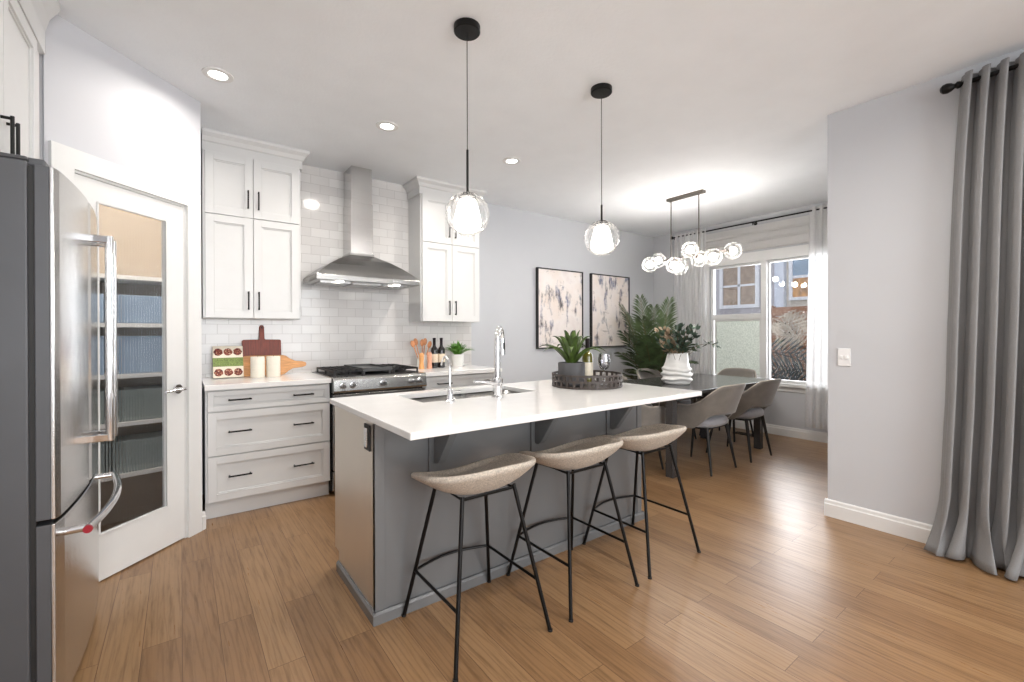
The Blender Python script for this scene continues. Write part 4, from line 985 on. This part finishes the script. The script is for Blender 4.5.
mb = MB(); mb.cyl((3.475, 0.465, 2.628), (3.559, 0.465, 2.628), 0.008, n=10); mb.cyl((3.55, 0.465, 2.628), (3.5595, 0.465, 2.628), 0.026, n=18); obj('bracket', mb, M['black'], t)

# light switch
t = thing('light_switch', 'white double light switch on the grey wall right of the dining nook', 'light switch', (XS - 0.003, 1.07, 1.03))
mb = MB(); mb.box(XS - 0.007, 1.034, 1.03, XS - 0.0005, 1.106, 1.148); obj('switch_plate', mb, M['plastic'], t, bevel=0.003)
for y in (1.050, 1.078): obj('toggle', MB().box(XS - 0.016, y, 1.078, XS - 0.007, y + 0.012, 1.10), M['plastic'], t, bevel=0.002)
# floor register
t = thing('floor_register', 'dark floor vent near the dining window baseboard', 'floor vent', (5.6, 2.68, 0))
mb = MB(); frame(mb, (5.54, 2.52, 0.0005), X_, Y_, Z_, 0.12, 0.32, 0.012, 0.006); obj('frame', mb, M['blackm'], t)
mb = MB()
for k in range(12): mb.box(5.552, 2.536 + k * 0.025, 0.001, 5.648, 2.544 + k * 0.025, 0.005)
obj('grille', mb, M['black'], t)

# ------------------------------------------------------------------ left counter things
CT = 0.9145
t = thing('cookbook', 'cookbook with green title band and food photos leaning on the tiles', 'book', (0.3, 4.08, CT))
bo = Vector((0.195, 4.055, CT)); bu = Vector((0.20, 0.0, 0)); bv = Vector((0, 0.085, 0.238)); bw_ = Vector((0, 0.238, -0.085)).normalized() * 0.022
bo = bo + Vector((0, 0, 0.0085))
mb = MB(); mb.obox(bo + bu * 0.01 + bw_ * 0.12, bu * 0.98, bv * 0.985, bw_ * 0.76); obj('pages', mb, M['paper'], t)
mb = MB(); mb.obox(bo, bu, bv, bw_ * 0.12); mb.obox(bo + bw_ * 0.88, bu, bv, bw_ * 0.12); mb.obox(bo, bu * 0.01, bv, bw_); cv = obj('cover', mb, M['cream'], t)
mb = MB(); mb.obox(bo + bv * 0.345 - bw_ * 0.02, bu, bv * 0.28, bw_ * 0.02); obj('title_band', mb, M['green'], cv)
bn = -bw_.normalized()
for row in (0.16, 0.81):
    for k in range(3):
        c = bo + bu * (0.18 + 0.32 * k) + bv * row; mb = MB(); n = 14
        pts = [(0.029 * math.cos(2 * PI * i / n) * (1 + .12 * math.sin(3 * i + k)), 0.030 * math.sin(2 * PI * i / n)) for i in range(n)]
        mb.prism(pts, c, X_, bv.normalized(), bn * 0.0008); obj('food_photo', mb, M['food'], cv)
t = thing('walnut_board', 'dark walnut cutting board with upright handle leaning on the tiles', 'cutting board', (0.54, 4.2, CT))
def board(poly, o, U, V, th): mb = MB(); mb.prism(poly, o, U, V, th); return mb
tilt = Vector((0, 0.10, 0.995)).normalized()
poly = [(0.008, 0), (0.277, 0), (0.285, 0.008), (0.285, 0.287), (0.277, 0.295), (0.168, 0.297), (0.162, 0.305), (0.160, 0.40), (0.152, 0.416), (0.133, 0.416), (0.125, 0.40), (0.123, 0.305), (0.117, 0.297), (0.008, 0.295), (0, 0.287), (0, 0.008)]
mb = board(poly, (0.398, 4.178, CT), X_, tilt, Vector((0, 0.022, -0.002))); obj('board', mb, M['walnut'], t, bevel=0.003)
mb = MB(); c = Vector((0.398 + 0.1425, 4.178, CT)) + tilt * 0.395; mb.cyl(c - Y_ * 0.001, c + Y_ * 0.001 + Vector((0, 0, 0)), 0.006, n=12); hh = obj('hanging_hole', mb, M['blackm'], t)
t = thing('paddle_board', 'pale wood paddle board lying on its side, handle to the right', 'cutting board', (0.6, 4.15, CT))
poly = [(0.012, 0), (0.285, 0), (0.315, 0.006), (0.345, 0.03), (0.38, 0.05), (0.46, 0.058), (0.485, 0.066), (0.492, 0.082), (0.485, 0.098), (0.46, 0.106), (0.40, 0.112), (0.355, 0.135), (0.325, 0.158), (0.29, 0.166), (0.012, 0.166), (0, 0.154), (0, 0.012)]
poly = [(a * 0.96, b) for a, b in poly]
mb = board(poly, (0.40, 4.148, CT), X_, tilt, Vector((0, 0.018, -0.0018))); obj('board', mb, M['maple'], t, bevel=0.003)
for x, lb in ((0.484, 'cream pillar candle beside the cookbook, left of the pair'), (0.594, 'cream pillar candle nearer the range, right of the pair')):
    t = thing('pillar_candle', lb, 'candle', (x, 4.005, CT), 'pillar candles on the left counter')
    mb = MB(); mb.lathe([(0.001, 0), (0.048, 0), (0.050, 0.003), (0.050, 0.158), (0.047, 0.163), (0.02, 0.158), (0.001, 0.157)], (x, 4.005, CT), 32); obj('wax', mb, M['wax'], t)
    mb = MB(); mb.cyl((x, 4.005, CT + 0.155), (x + 0.001, 4.005, CT + 0.17), 0.0015, n=6); obj('wick', mb, M['blackm'], t)

# ------------------------------------------------------------------ right counter things
t = thing('utensil_crock', 'white ceramic crock of wooden spoons behind the two mills', 'utensil holder', (1.93, 4.10, CT))
mb = MB(); mb.lathe([(0.001, 0), (0.048, 0), (0.052, 0.01), (0.054, 0.13), (0.050, 0.13), (0.047, 0.012), (0.001, 0.012)], (1.93, 4.10, CT), 28); obj('crock', mb, M['ceramic'], t)
for i, (dx, dy, hh) in enumerate(((-0.11, -0.02, 0.24), (-0.06, 0.02, 0.26), (-0.01, -0.02, 0.25), (0.04, 0.02, 0.26), (0.075, -0.01, 0.23))):
    mb = MB(); b0 = Vector((1.93 + dx * 0.12, 4.10 + dy * 0.3, CT + 0.015)); b1 = Vector((1.93 + dx, 4.10 + dy, CT + hh)); d = (b1 - b0).normalized()
    mb.cyl(b0, b1, 0.005, n=8)
    tmp = MB(); tmp.sphere((0, 0, 0), 1, 8); S = Vector((0.023, 0.006, 0.036)); up_ = d
    u_ = Vector((d.z, 0, -d.x)).normalized(); v_ = up_.cross(u_)
    mb.add([b1 + u_ * v[0] * S.x + v_ * v[1] * S.y + up_ * v[2] * S.z for v in tmp.v], tmp.f, True)
    tag(obj('wooden_spoon', mb, M['spoon']), 'wooden spoon in the white crock, %s of five' % ('leftmost', 'second from left', 'middle', 'second from right', 'rightmost')[i], 'spoon', 'wooden spoons in the crock')
for x, y, m_, hgt, nm, lb in ((1.865, 3.98, 'mill', 0.155, 'pepper_mill', 'orange wood mill left of the pinkish one, by the range'), (1.948, 3.975, 'mill2', 0.165, 'pepper_mill', 'pinkish wood mill right of the orange one, by the wine bottles')):
    t = thing(nm, lb, 'pepper mill', (x, y, CT), 'wooden mills on the right counter')
    k = hgt / 0.16
    mb = MB(); mb.lathe([(0.001, 0), (0.026, 0), (0.027, 0.006), (0.024, 0.03), (0.021, 0.07), (0.024, 0.10), (0.024, 0.112 * k), (0.001, 0.112 * k)], (x, y, CT), 24); obj('body', mb, M[m_], t)
    mb = MB(); mb.lathe([(0.001, 0.113 * k), (0.023, 0.113 * k), (0.025, 0.125 * k), (0.022, 0.145 * k), (0.012, 0.157 * k), (0.001, 0.16 * k)], (x, y, CT), 24); obj('cap', mb, M[m_], t)
def bottle(x, y, z, label, m_, lab, hgt=0.30, r=0.036, group=None):
    t = thing('wine_bottle', label, 'bottle', (x, y, z), group)
    k = hgt / 0.30
    mb = MB(); mb.lathe([(0.001, 0.003), (r - 0.004, 0), (r, 0.005), (r, 0.175 * k), (r * 0.9, 0.192 * k), (r * 0.5, 0.212 * k), (0.0145, 0.228 * k), (0.0135, 0.285 * k), (0.001, 0.287 * k)], (x, y, z), 28); obj('glass_body', mb, m_, t)
    mb = MB(); mb.lathe([(0.0150, 0.222 * k), (0.0145, 0.28 * k), (0.0165, 0.283 * k), (0.0165, 0.297 * k), (0.001, 0.30 * k)], (x, y, z), 20); obj('foil_capsule', mb, M['foil'], t)
    mb = MB(); mb.lathe([(r + 0.0006, 0.055 * k), (r + 0.0006, 0.14 * k)], (x, y, z), 28); obj('label', mb, lab, t)
    return t
bottle(2.022, 4.02, CT, 'dark wine bottle with cream label, next to the pepper mills', M['bottle'], M['label'], group='wine bottles on the right counter')
bottle(2.10, 4.02, CT, 'dark wine bottle with cream label, next to the potted fern', M['bottle'], M['label'], group='wine bottles on the right counter')
def blade(mb, base, tip, width, droop, n=7, thick=0.0, fold=0.3):
    base = Vector(base); tip = Vector(tip); d = tip - base; hor = Vector((d.x, d.y, 0)); side = Vector((-d.y, d.x, 0))
    if side.length < 1e-4: side = Vector((1, 0, 0))
    side.normalize(); vs = []
    for i in range(n + 1):
        u = i / n; p = base + d * u + Z_ * (droop * math.sin(PI * u * 0.85)) ; w_ = width * (math.sin(PI * min(1, (u * 0.92 + 0.14))) ** 0.7) * (1 - u ** 5)
        vs += [p + side * w_, p - Z_ * w_ * fold - Z_ * thick, p - side * w_]
    fs = []
    for i in range(n):
        a = i * 3; fs += [(a, a + 1, a + 4, a + 3), (a + 1, a + 2, a + 5, a + 4)]
    mb.add(vs, fs, True)
t = thing('potted_fern', 'small green fern in a white pot at the end of the right counter', 'potted plant', (2.285, 4.02, CT))
mb = MB(); mb.lathe([(0.001, 0), (0.052, 0), (0.056, 0.006), (0.068, 0.122), (0.068, 0.128), (0.062, 0.128), (0.058, 0.11), (0.001, 0.11)], (2.285, 4.02, CT), 32); obj('pot', mb, M['ceramic'], t)
mb = MB(); mb.lathe([(0.001, 0.116), (0.058, 0.114)], (2.285, 4.02, CT), 20); obj('soil', mb, M['soil'], t)
mb = MB(); rnd = random.Random(3)
for i in range(90):
    a = rnd.uniform(0, 2 * PI); rr = rnd.uniform(0.06, 0.21); b0 = Vector((2.285 + 0.02 * math.cos(a), 4.02 + 0.02 * math.sin(a), CT + 0.115))
    b1 = Vector((2.285 + rr * math.cos(a), min(4.02 + rr * math.sin(a), 4.235), CT + 0.125 + 0.15 * (1 - rr / 0.24) * rnd.uniform(0.5, 1.2))); blade(mb, b0, b1, 0.009, 0.045, 6)
obj('foliage', mb, M['fern'], t)

# ------------------------------------------------------------------ tray group on the island
IT = 0.9055; tx, ty = 2.165, 2.085
t = thing('woven_tray', 'round dark openwork tray on the island holding plant, bottle and glass', 'tray', (tx, ty, IT))
rT = 0.227
mb = MB(); mb.lathe([(0.001, 0), (rT, 0), (rT, 0.006), (0.001, 0.006)], (tx, ty, IT), 48); obj('tray_base', mb, M['rattan'], t)
mb = MB()
for z in (0.005, 0.042, 0.078):
    mb.lathe([(rT - 0.004, z - 0.004), (rT + 0.004, z - 0.004), (rT + 0.004, z + 0.008), (rT - 0.004, z + 0.008), (rT - 0.004, z - 0.004)], (tx, ty, IT), 56)
nS = 30
for i in range(nS):
    for half in (0, 1):
        a = 2 * PI * (i + half * 0.5) / nS; c, s = math.cos(a), math.sin(a); o = Vector((tx + rT * c, ty + rT * s, IT + (0.005 if half == 0 else 0.042)))
        T = Vector((-s, c, 0)); mb.obox(o - T * 0.009 - Vector((c, s, 0)) * 0.0025, T * 0.018, Vector((c, s, 0)) * 0.005, Z_ * 0.036)
obj('openwork_rim', mb, M['rattan'], t)
px_, py_ = 2.06, 2.12; zT = IT + 0.0065
t = thing('potted_agave', 'spiky green agave in a dark grey concrete bowl on the tray', 'potted plant', (px_, py_, zT))
mb = MB(); mb.lathe([(0.001, 0), (0.078, 0), (0.086, 0.008), (0.088, 0.145), (0.084, 0.152), (0.076, 0.15), (0.072, 0.13), (0.001, 0.13)], (px_, py_, zT), 40); obj('pot', mb, M['conc'], t)
mb = MB(); mb.lathe([(0.001, 0.138), (0.073, 0.134)], (px_, py_, zT), 24); obj('soil', mb, M['soil'], t)
def agave_leaf(mb, a, L, rise, width):
    n = 10; d = Vector((math.cos(a), math.sin(a), 0)); sd = Vector((-math.sin(a), math.cos(a), 0)); b = Vector((px_, py_, zT + 0.135)) + d * 0.012; vs = []
    for i in range(n + 1):
        u = i / n; p = b + d * L * u + Z_ * (rise * (u ** 0.8)) + Z_ * (0.03 * math.sin(PI * u)) - Z_ * 0.05 * (u ** 4) * (L / 0.2)
        w_ = width * (0.55 + 0.9 * u - 1.45 * u ** 2.2) if u < 1 else 0.0005; w_ = max(w_, 0.0006); th = 0.011 * (1 - u) + 0.0008
        nrm = Vector((0, 0, 1)) - d * rise / max(L, 0.05) * 0.6; nrm.normalize()
        for (s_, h_) in ((1, 0.006), (0.4, -0.2 * 0), (-0.4, 0), (-1, 0.006)): vs.append(p + sd * w_ * s_ + nrm * ((abs(s_) ** 2) * w_ * 0.4))
        for (s_, h_) in ((-0.4, 1), (0.4, 1)): vs.append(p + sd * w_ * s_ - nrm * th)
    fs = []
    for i in range(n):
        for j in range(6): fs.append((i * 6 + j, i * 6 + (j + 1) % 6, i * 6 + 6 + (j + 1) % 6, i * 6 + 6 + j))
    mb.add(vs, fs, True)
rnd = random.Random(5); mb = MB()
for i in range(7): agave_leaf(mb, 2 * PI * i / 7 + 0.35, 0.215 + 0.02 * rnd.random(), 0.13 + 0.03 * rnd.random(), 0.027)
for i in range(6): agave_leaf(mb, 2 * PI * i / 6 + 0.1, 0.12, 0.215, 0.03)
for i in range(5): agave_leaf(mb, 2 * PI * i / 5 + 0.6, 0.045, 0.24, 0.03)
obj('leaves', mb, M['agave'], t, sharp=60)
bottle(2.225, 2.135, zT, 'olive wine bottle with pale label standing in the woven tray', M['bottle2'], M['labelw'], 0.31, 0.037)
wx, wy = 2.262, 2.02
t = thing('wine_glass', 'clear stemmed wine glass standing in the woven tray', 'glass', (wx, wy, zT))
gm = glass_mat('wine_glass_crystal', tint=(0.93, 0.93, 0.95), refl=0.4, edge=0.45)
mb = MB(); mb.lathe([(0.001, 0), (0.034, 0), (0.034, 0.002), (0.006, 0.008), (0.004, 0.02), (0.004, 0.09), (0.008, 0.097)], (wx, wy, zT), 28); obj('stem', mb, gm, t)
mb = MB(); mb.lathe([(0.001, 0.095), (0.012, 0.097), (0.030, 0.112), (0.040, 0.14), (0.040, 0.165), (0.034, 0.205), (0.033, 0.206), (0.038, 0.165), (0.038, 0.14), (0.028, 0.114), (0.001, 0.099)], (wx, wy, zT), 32); obj('bowl', mb, gm, t)

# ------------------------------------------------------------------ dining vase with eucalyptus
vx, vy, vz = 3.925, 2.56, 0.7555
t = thing('ceramic_vase', 'large white wavy-banded ceramic vase on the dining table', 'vase', (vx, vy, vz))
def vfn(u, v):
    th = 2 * PI * u; z = 0.30 * v
    r = 0.113 + 0.016 * math.sin(PI * min(1, v * 1.35 + 0.05)) 
    wob = 0.006 * math.sin(3 * th + 4 * v)
    for zc, am, ph in ((0.05, 0.020, 0), (0.10, 0.020, 1.3), (0.145, 0.014, 2.4)):
        zz = zc + 0.008 * math.sin(2 * th + ph) + 0.004 * math.sin(5 * th + ph); r += am * math.exp(-((z - zz) / 0.013) ** 2)
    if v > 0.5: r -= 0.024 * ((v - 0.5) / 0.5) ** 1.5
    if v < 0.04: r -= 0.015 * (1 - v / 0.04)
    r += wob
    return (vx + r * math.cos(th), vy + r * math.sin(th), vz + z)
mb = MB(); mb.grid(vfn, 72, 70, cu=True)
obj('vase_body', mb, M['ceramic'], t, sharp=180, solid=0.005)
mb = MB(); mb.lathe([(0.001, 0.004), (0.108, 0.004)], (vx, vy, vz), 32); obj('vase_bottom', mb, M['ceramic'], t)
rnd = random.Random(11)
def leaf_pair(mb, p, d, L, W):
    d = Vector(d).normalized(); s = d.cross(Vector((rnd.uniform(-1, 1), rnd.uniform(-1, 1), 1))).normalized(); nn = s.cross(d)
    vs = [p, p + d * L * 0.3 + s * W, p + d * L * 0.7 + s * W * 0.8, p + d * L, p + d * L * 0.7 - s * W * 0.8, p + d * L * 0.3 - s * W, p + d * L * 0.5 + nn * W * 0.25]
    mb.add(vs, [(0, 1, 6), (1, 2, 6), (2, 3, 6), (3, 4, 6), (4, 5, 6), (5, 0, 6)], True)
t = thing('eucalyptus_stems', 'spray of dark eucalyptus stems with cream sprigs in the white vase', 'foliage', (vx, vy, vz + 0.1))
stems = MB(); lv = MB(); bl = MB()
# camera-right direction is roughly (0.8,-0.6)
for k in range(40):
    a = rnd.uniform(0, 2 * PI); sp_ = rnd.uniform(0.05, 0.24); hh = rnd.uniform(0.36, 0.60) - sp_ * 0.35
    p0 = Vector((vx + 0.03 * math.cos(a), vy + 0.03 * math.sin(a), vz + 0.12)); p1 = Vector((vx + sp_ * math.cos(a), vy + sp_ * math.sin(a), vz + hh))
    pts = [p0 + (p1 - p0) * u + Vector((math.cos(a), math.sin(a), 0)) * (-0.05 * math.sin(PI * u)) for u in [i / 8 for i in range(9)]]
    cream = (math.cos(a - R(143)) > 0.4 and k % 2 == 0)
    stems.ring_tube(pts, 0.002, 5)
    for i in range(3, 9):
        if pts[i].z < vz + 0.3: continue
        for s_ in range(3):
            dd = (pts[i] - pts[i - 1]).normalized() + Vector((rnd.uniform(-1, 1), rnd.uniform(-1, 1), rnd.uniform(-0.6, 0.6)))
            leaf_pair(bl if cream else lv, pts[i], dd, rnd.uniform(0.045, 0.075), rnd.uniform(0.013, 0.021))
# one long sprig to the right
p0 = Vector((vx, vy, vz + 0.2)); p1 = Vector((vx + 0.30, vy - 0.24, vz + 0.38)); pts = [p0 + (p1 - p0) * (i / 9) + Z_ * 0.08 * math.sin(PI * i / 9) for i in range(10)]
stems.ring_tube(pts, 0.0022, 5)
for i in (7, 8, 9):
    for s_ in range(4):
        leaf_pair(lv, pts[i], Vector((rnd.uniform(-1, 1), rnd.uniform(-1, 1), rnd.uniform(-.8, 1))), 0.065, 0.012)
obj('stems', stems, M['bark'], t); obj('green_leaves', lv, M['euc'], t); obj('cream_leaves', bl, M['blossom'], t)

# ------------------------------------------------------------------ palm in the corner
ppx, ppy = 5.17, 3.72
t = thing('potted_palm', 'large potted palm in the corner between pictures and sheer curtain', 'potted plant', (ppx, ppy, 0))
mb = MB(); mb.lathe([(0.001, 0), (0.13, 0), (0.14, 0.01), (0.17, 0.30), (0.17, 0.32), (0.155, 0.32), (0.15, 0.28), (0.001, 0.28)], (ppx, ppy, 0), 36); obj('pot', mb, M['ceramic'], t)
mb = MB(); mb.lathe([(0.001, 0.295), (0.152, 0.29)], (ppx, ppy, 0), 24); obj('soil', mb, M['soil'], t)
rnd = random.Random(21); fr = MB(); stm = MB()
def clampp(p): return Vector((min(p.x, 5.76), min(p.y, 4.22), max(p.z, 0.02)))
def frond(az, L, rise, droop, leaf, n=34):
    d = Vector((math.cos(az), math.sin(az), 0)); sd = Vector((-math.sin(az), math.cos(az), 0)); b = Vector((ppx, ppy, 0.3)) + d * 0.03
    P = [b + d * L * (u ** 1.3) + Z_ * (0.92 * rise * u - droop * u ** 2.6) for u in [i / n for i in range(n + 1)]]
    stm.ring_tube([clampp(p) for p in P], [0.008 * (1 - 0.8 * i / n) + 0.001 for i in range(n + 1)], 6)
    for i in range(int(n * 0.36), n + 1):
        u = (i / n - 0.36) / 0.64; ln = leaf * (0.45 + 1.1 * math.sin(PI * min(1, 0.12 + 0.85 * u)) ** 0.8) / 1.4
        t_ = (P[min(i + 1, n)] - P[i - 1]).normalized()
        for s_ in (-1, 1):
            dr = (t_ * (0.55 + 0.5 * u) + sd * s_ * (1.0 - 0.3 * u) + Z_ * rnd.uniform(-0.05, 0.2)).normalized()
            nn = t_.cross(dr).normalized()
            wv = t_ * 0.017
            q = P[i]; e1 = q + dr * ln * 0.5 + Z_ * 0.006; e2 = q + dr * ln - Z_ * ln * 0.16
            fr.add([clampp(q - wv * 0.4), clampp(q + wv * 0.4), clampp(e1 + wv), clampp(e1 - wv), clampp(e2)], [(0, 1, 2, 3), (3, 2, 4)], True)
for (az, L, rise, droop, leaf) in ((200, .50, 1.45, .22, .24), (150, .42, 1.58, .15, .24), (245, .34, 1.62, .14, .24), (100, .36, 1.52, .2, .22), 
                                   (180, .62, 1.05, .28, .25), (225, .60, .95, .34, .25), (265, .5, 1.2, .32, .25), (290, .46, 1.0, .36, .22), (165, .58, .8, .36, .23), (60, .42, 1.2, .3, .2), (212, .42, 1.3, .3, .25), (190, .36, 1.62, .1, .24), (215, .3, 1.5, .12, .25), (235, .45, 1.15, .22, .26), (205, .5, 1.2, .3, .26), (172, .5, 1.3, .25, .25), (250, .25, 1.35, .1, .24), (195, .66, .85, .3, .24)):
    frond(R(az), L, rise, droop, leaf)
obj('stems', stm, M['bark'], t); obj('fronds', fr, M['palm'], t)

# ------------------------------------------------------------------ outdoors seen through the dining window
struct('ground_outside', MB().box(6.06, -3, -0.6, 16, 9, -0.5), M['ground'])
t = thing('neighbour_house', 'pale neighbouring house wall with white windows beyond the dining window', 'house', (9.2, 4, -0.5))
mb = MB(); mb.box(9.2, 3.86, -0.5, 9.5, 8.5, 5.0)
for k in range(36): mb.prism([(0, 0), (-0.012, 0.0), (0, 0.14)], (9.2, 3.86, -0.4 + k * 0.15), X_, Z_, Y_ * 4.6)
obj('grey_siding', mb, M['outgrey'], t)
mb = MB(); mb.box(9.25, 0.2, -0.5, 9.5, 3.72, 5.0)
for k in range(36): mb.prism([(0, 0), (-0.012, 0.0), (0, 0.14)], (9.25, 0.2, -0.4 + k * 0.15), X_, Z_, Y_ * 3.5)
obj('cream_siding', mb, M['outwall'], t)
mb = MB(); mb.box(9.12, 3.70, -0.5, 9.3, 3.80, 5); mb.box(9.16, 3.80, -0.5, 9.3, 3.88, 5); obj('corner_board', mb, M['outblue'], t)
mb = MB(); frame(mb, (9.14, 4.16, 1.76), Y_, Z_, X_, 0.80, 0.95, 0.07, 0.06); mb.box(9.15, 4.53, 1.8, 9.19, 4.58, 2.66); mb.box(9.15, 4.2, 2.20, 9.19, 4.92, 2.24)
wn = obj('window', mb, M['outwhite'], t); obj('pane', MB().box(9.17, 4.2, 1.8, 9.19, 4.92, 2.66), M['brownglass'], wn)
mb = MB(); frame(mb, (9.19, 3.14, 1.86), Y_, Z_, X_, 0.50, 0.90, 0.06, 0.06); mb.box(9.2, 3.18, 2.27, 9.24, 3.6, 2.32)
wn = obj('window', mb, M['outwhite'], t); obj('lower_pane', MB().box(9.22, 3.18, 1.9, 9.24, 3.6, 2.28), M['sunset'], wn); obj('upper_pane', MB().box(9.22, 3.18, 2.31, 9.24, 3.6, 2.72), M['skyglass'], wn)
t = thing('wooden_fence', 'brown board fence outside behind the dark palm fronds', 'fence', (8.2, 2.4, -0.5))
mb = MB()
for k in range(14): mb.box(8.2, 1.2, -0.5 + k * 0.157, 8.22, 3.56, -0.5 + k * 0.157 + 0.15)
obj('boards', mb, M['outfence'], t, bevel=0.004)
for y in (1.2, 2.4, 3.5): obj('post', MB().box(8.22, y, -0.5, 8.31, y + 0.09, 1.72), M['outfence'], t)
def outfronds(name, label, m, seeds, x, seedn):
    rn = random.Random(seedn); mb = MB()
    for (y, z, az, L) in seeds:
        n = 9; d = Vector((0, math.cos(az), math.sin(az)))
        mb.ring_tube([(x, 3.0 + 0.15 * (y - 3), -0.5), (x + 0.02, 3.0 + 0.4 * (y - 3), (z - 0.5) / 2), (x, y, z)], [0.012, 0.01, 0.007], 6)
        P = [Vector((x + 0.05 * math.sin(3 * i / n), y, z)) + d * L * i / n - Z_ * 0.08 * (i / n) ** 2 for i in range(n + 1)]
        mb.ring_tube(P, 0.008, 5)
        for i in range(1, n + 1):
            t_ = (P[i] - P[i - 1]).normalized(); sd = t_.cross(X_).normalized(); ln = 0.40 * math.sin(PI * (0.25 + 0.6 * i / n))
            for s_ in (-1, 1):
                dr = (t_ * 0.75 + sd * s_).normalized(); wv = t_ * 0.021; q = P[i]; e1 = q + dr * ln * 0.35 - wv * 0 + X_ * rn.uniform(-.02, .02); e3 = q + dr * ln * 0.75; e2 = q + dr * ln
                mb.add([q, e1 + wv, e3 + wv * 0.8, e2, e3 - wv * 0.8, e1 - wv], [(0, 1, 2, 3, 4, 5)], False)
    return tag(obj(name, mb, m), label, 'plant', 'palms outside the dining window')
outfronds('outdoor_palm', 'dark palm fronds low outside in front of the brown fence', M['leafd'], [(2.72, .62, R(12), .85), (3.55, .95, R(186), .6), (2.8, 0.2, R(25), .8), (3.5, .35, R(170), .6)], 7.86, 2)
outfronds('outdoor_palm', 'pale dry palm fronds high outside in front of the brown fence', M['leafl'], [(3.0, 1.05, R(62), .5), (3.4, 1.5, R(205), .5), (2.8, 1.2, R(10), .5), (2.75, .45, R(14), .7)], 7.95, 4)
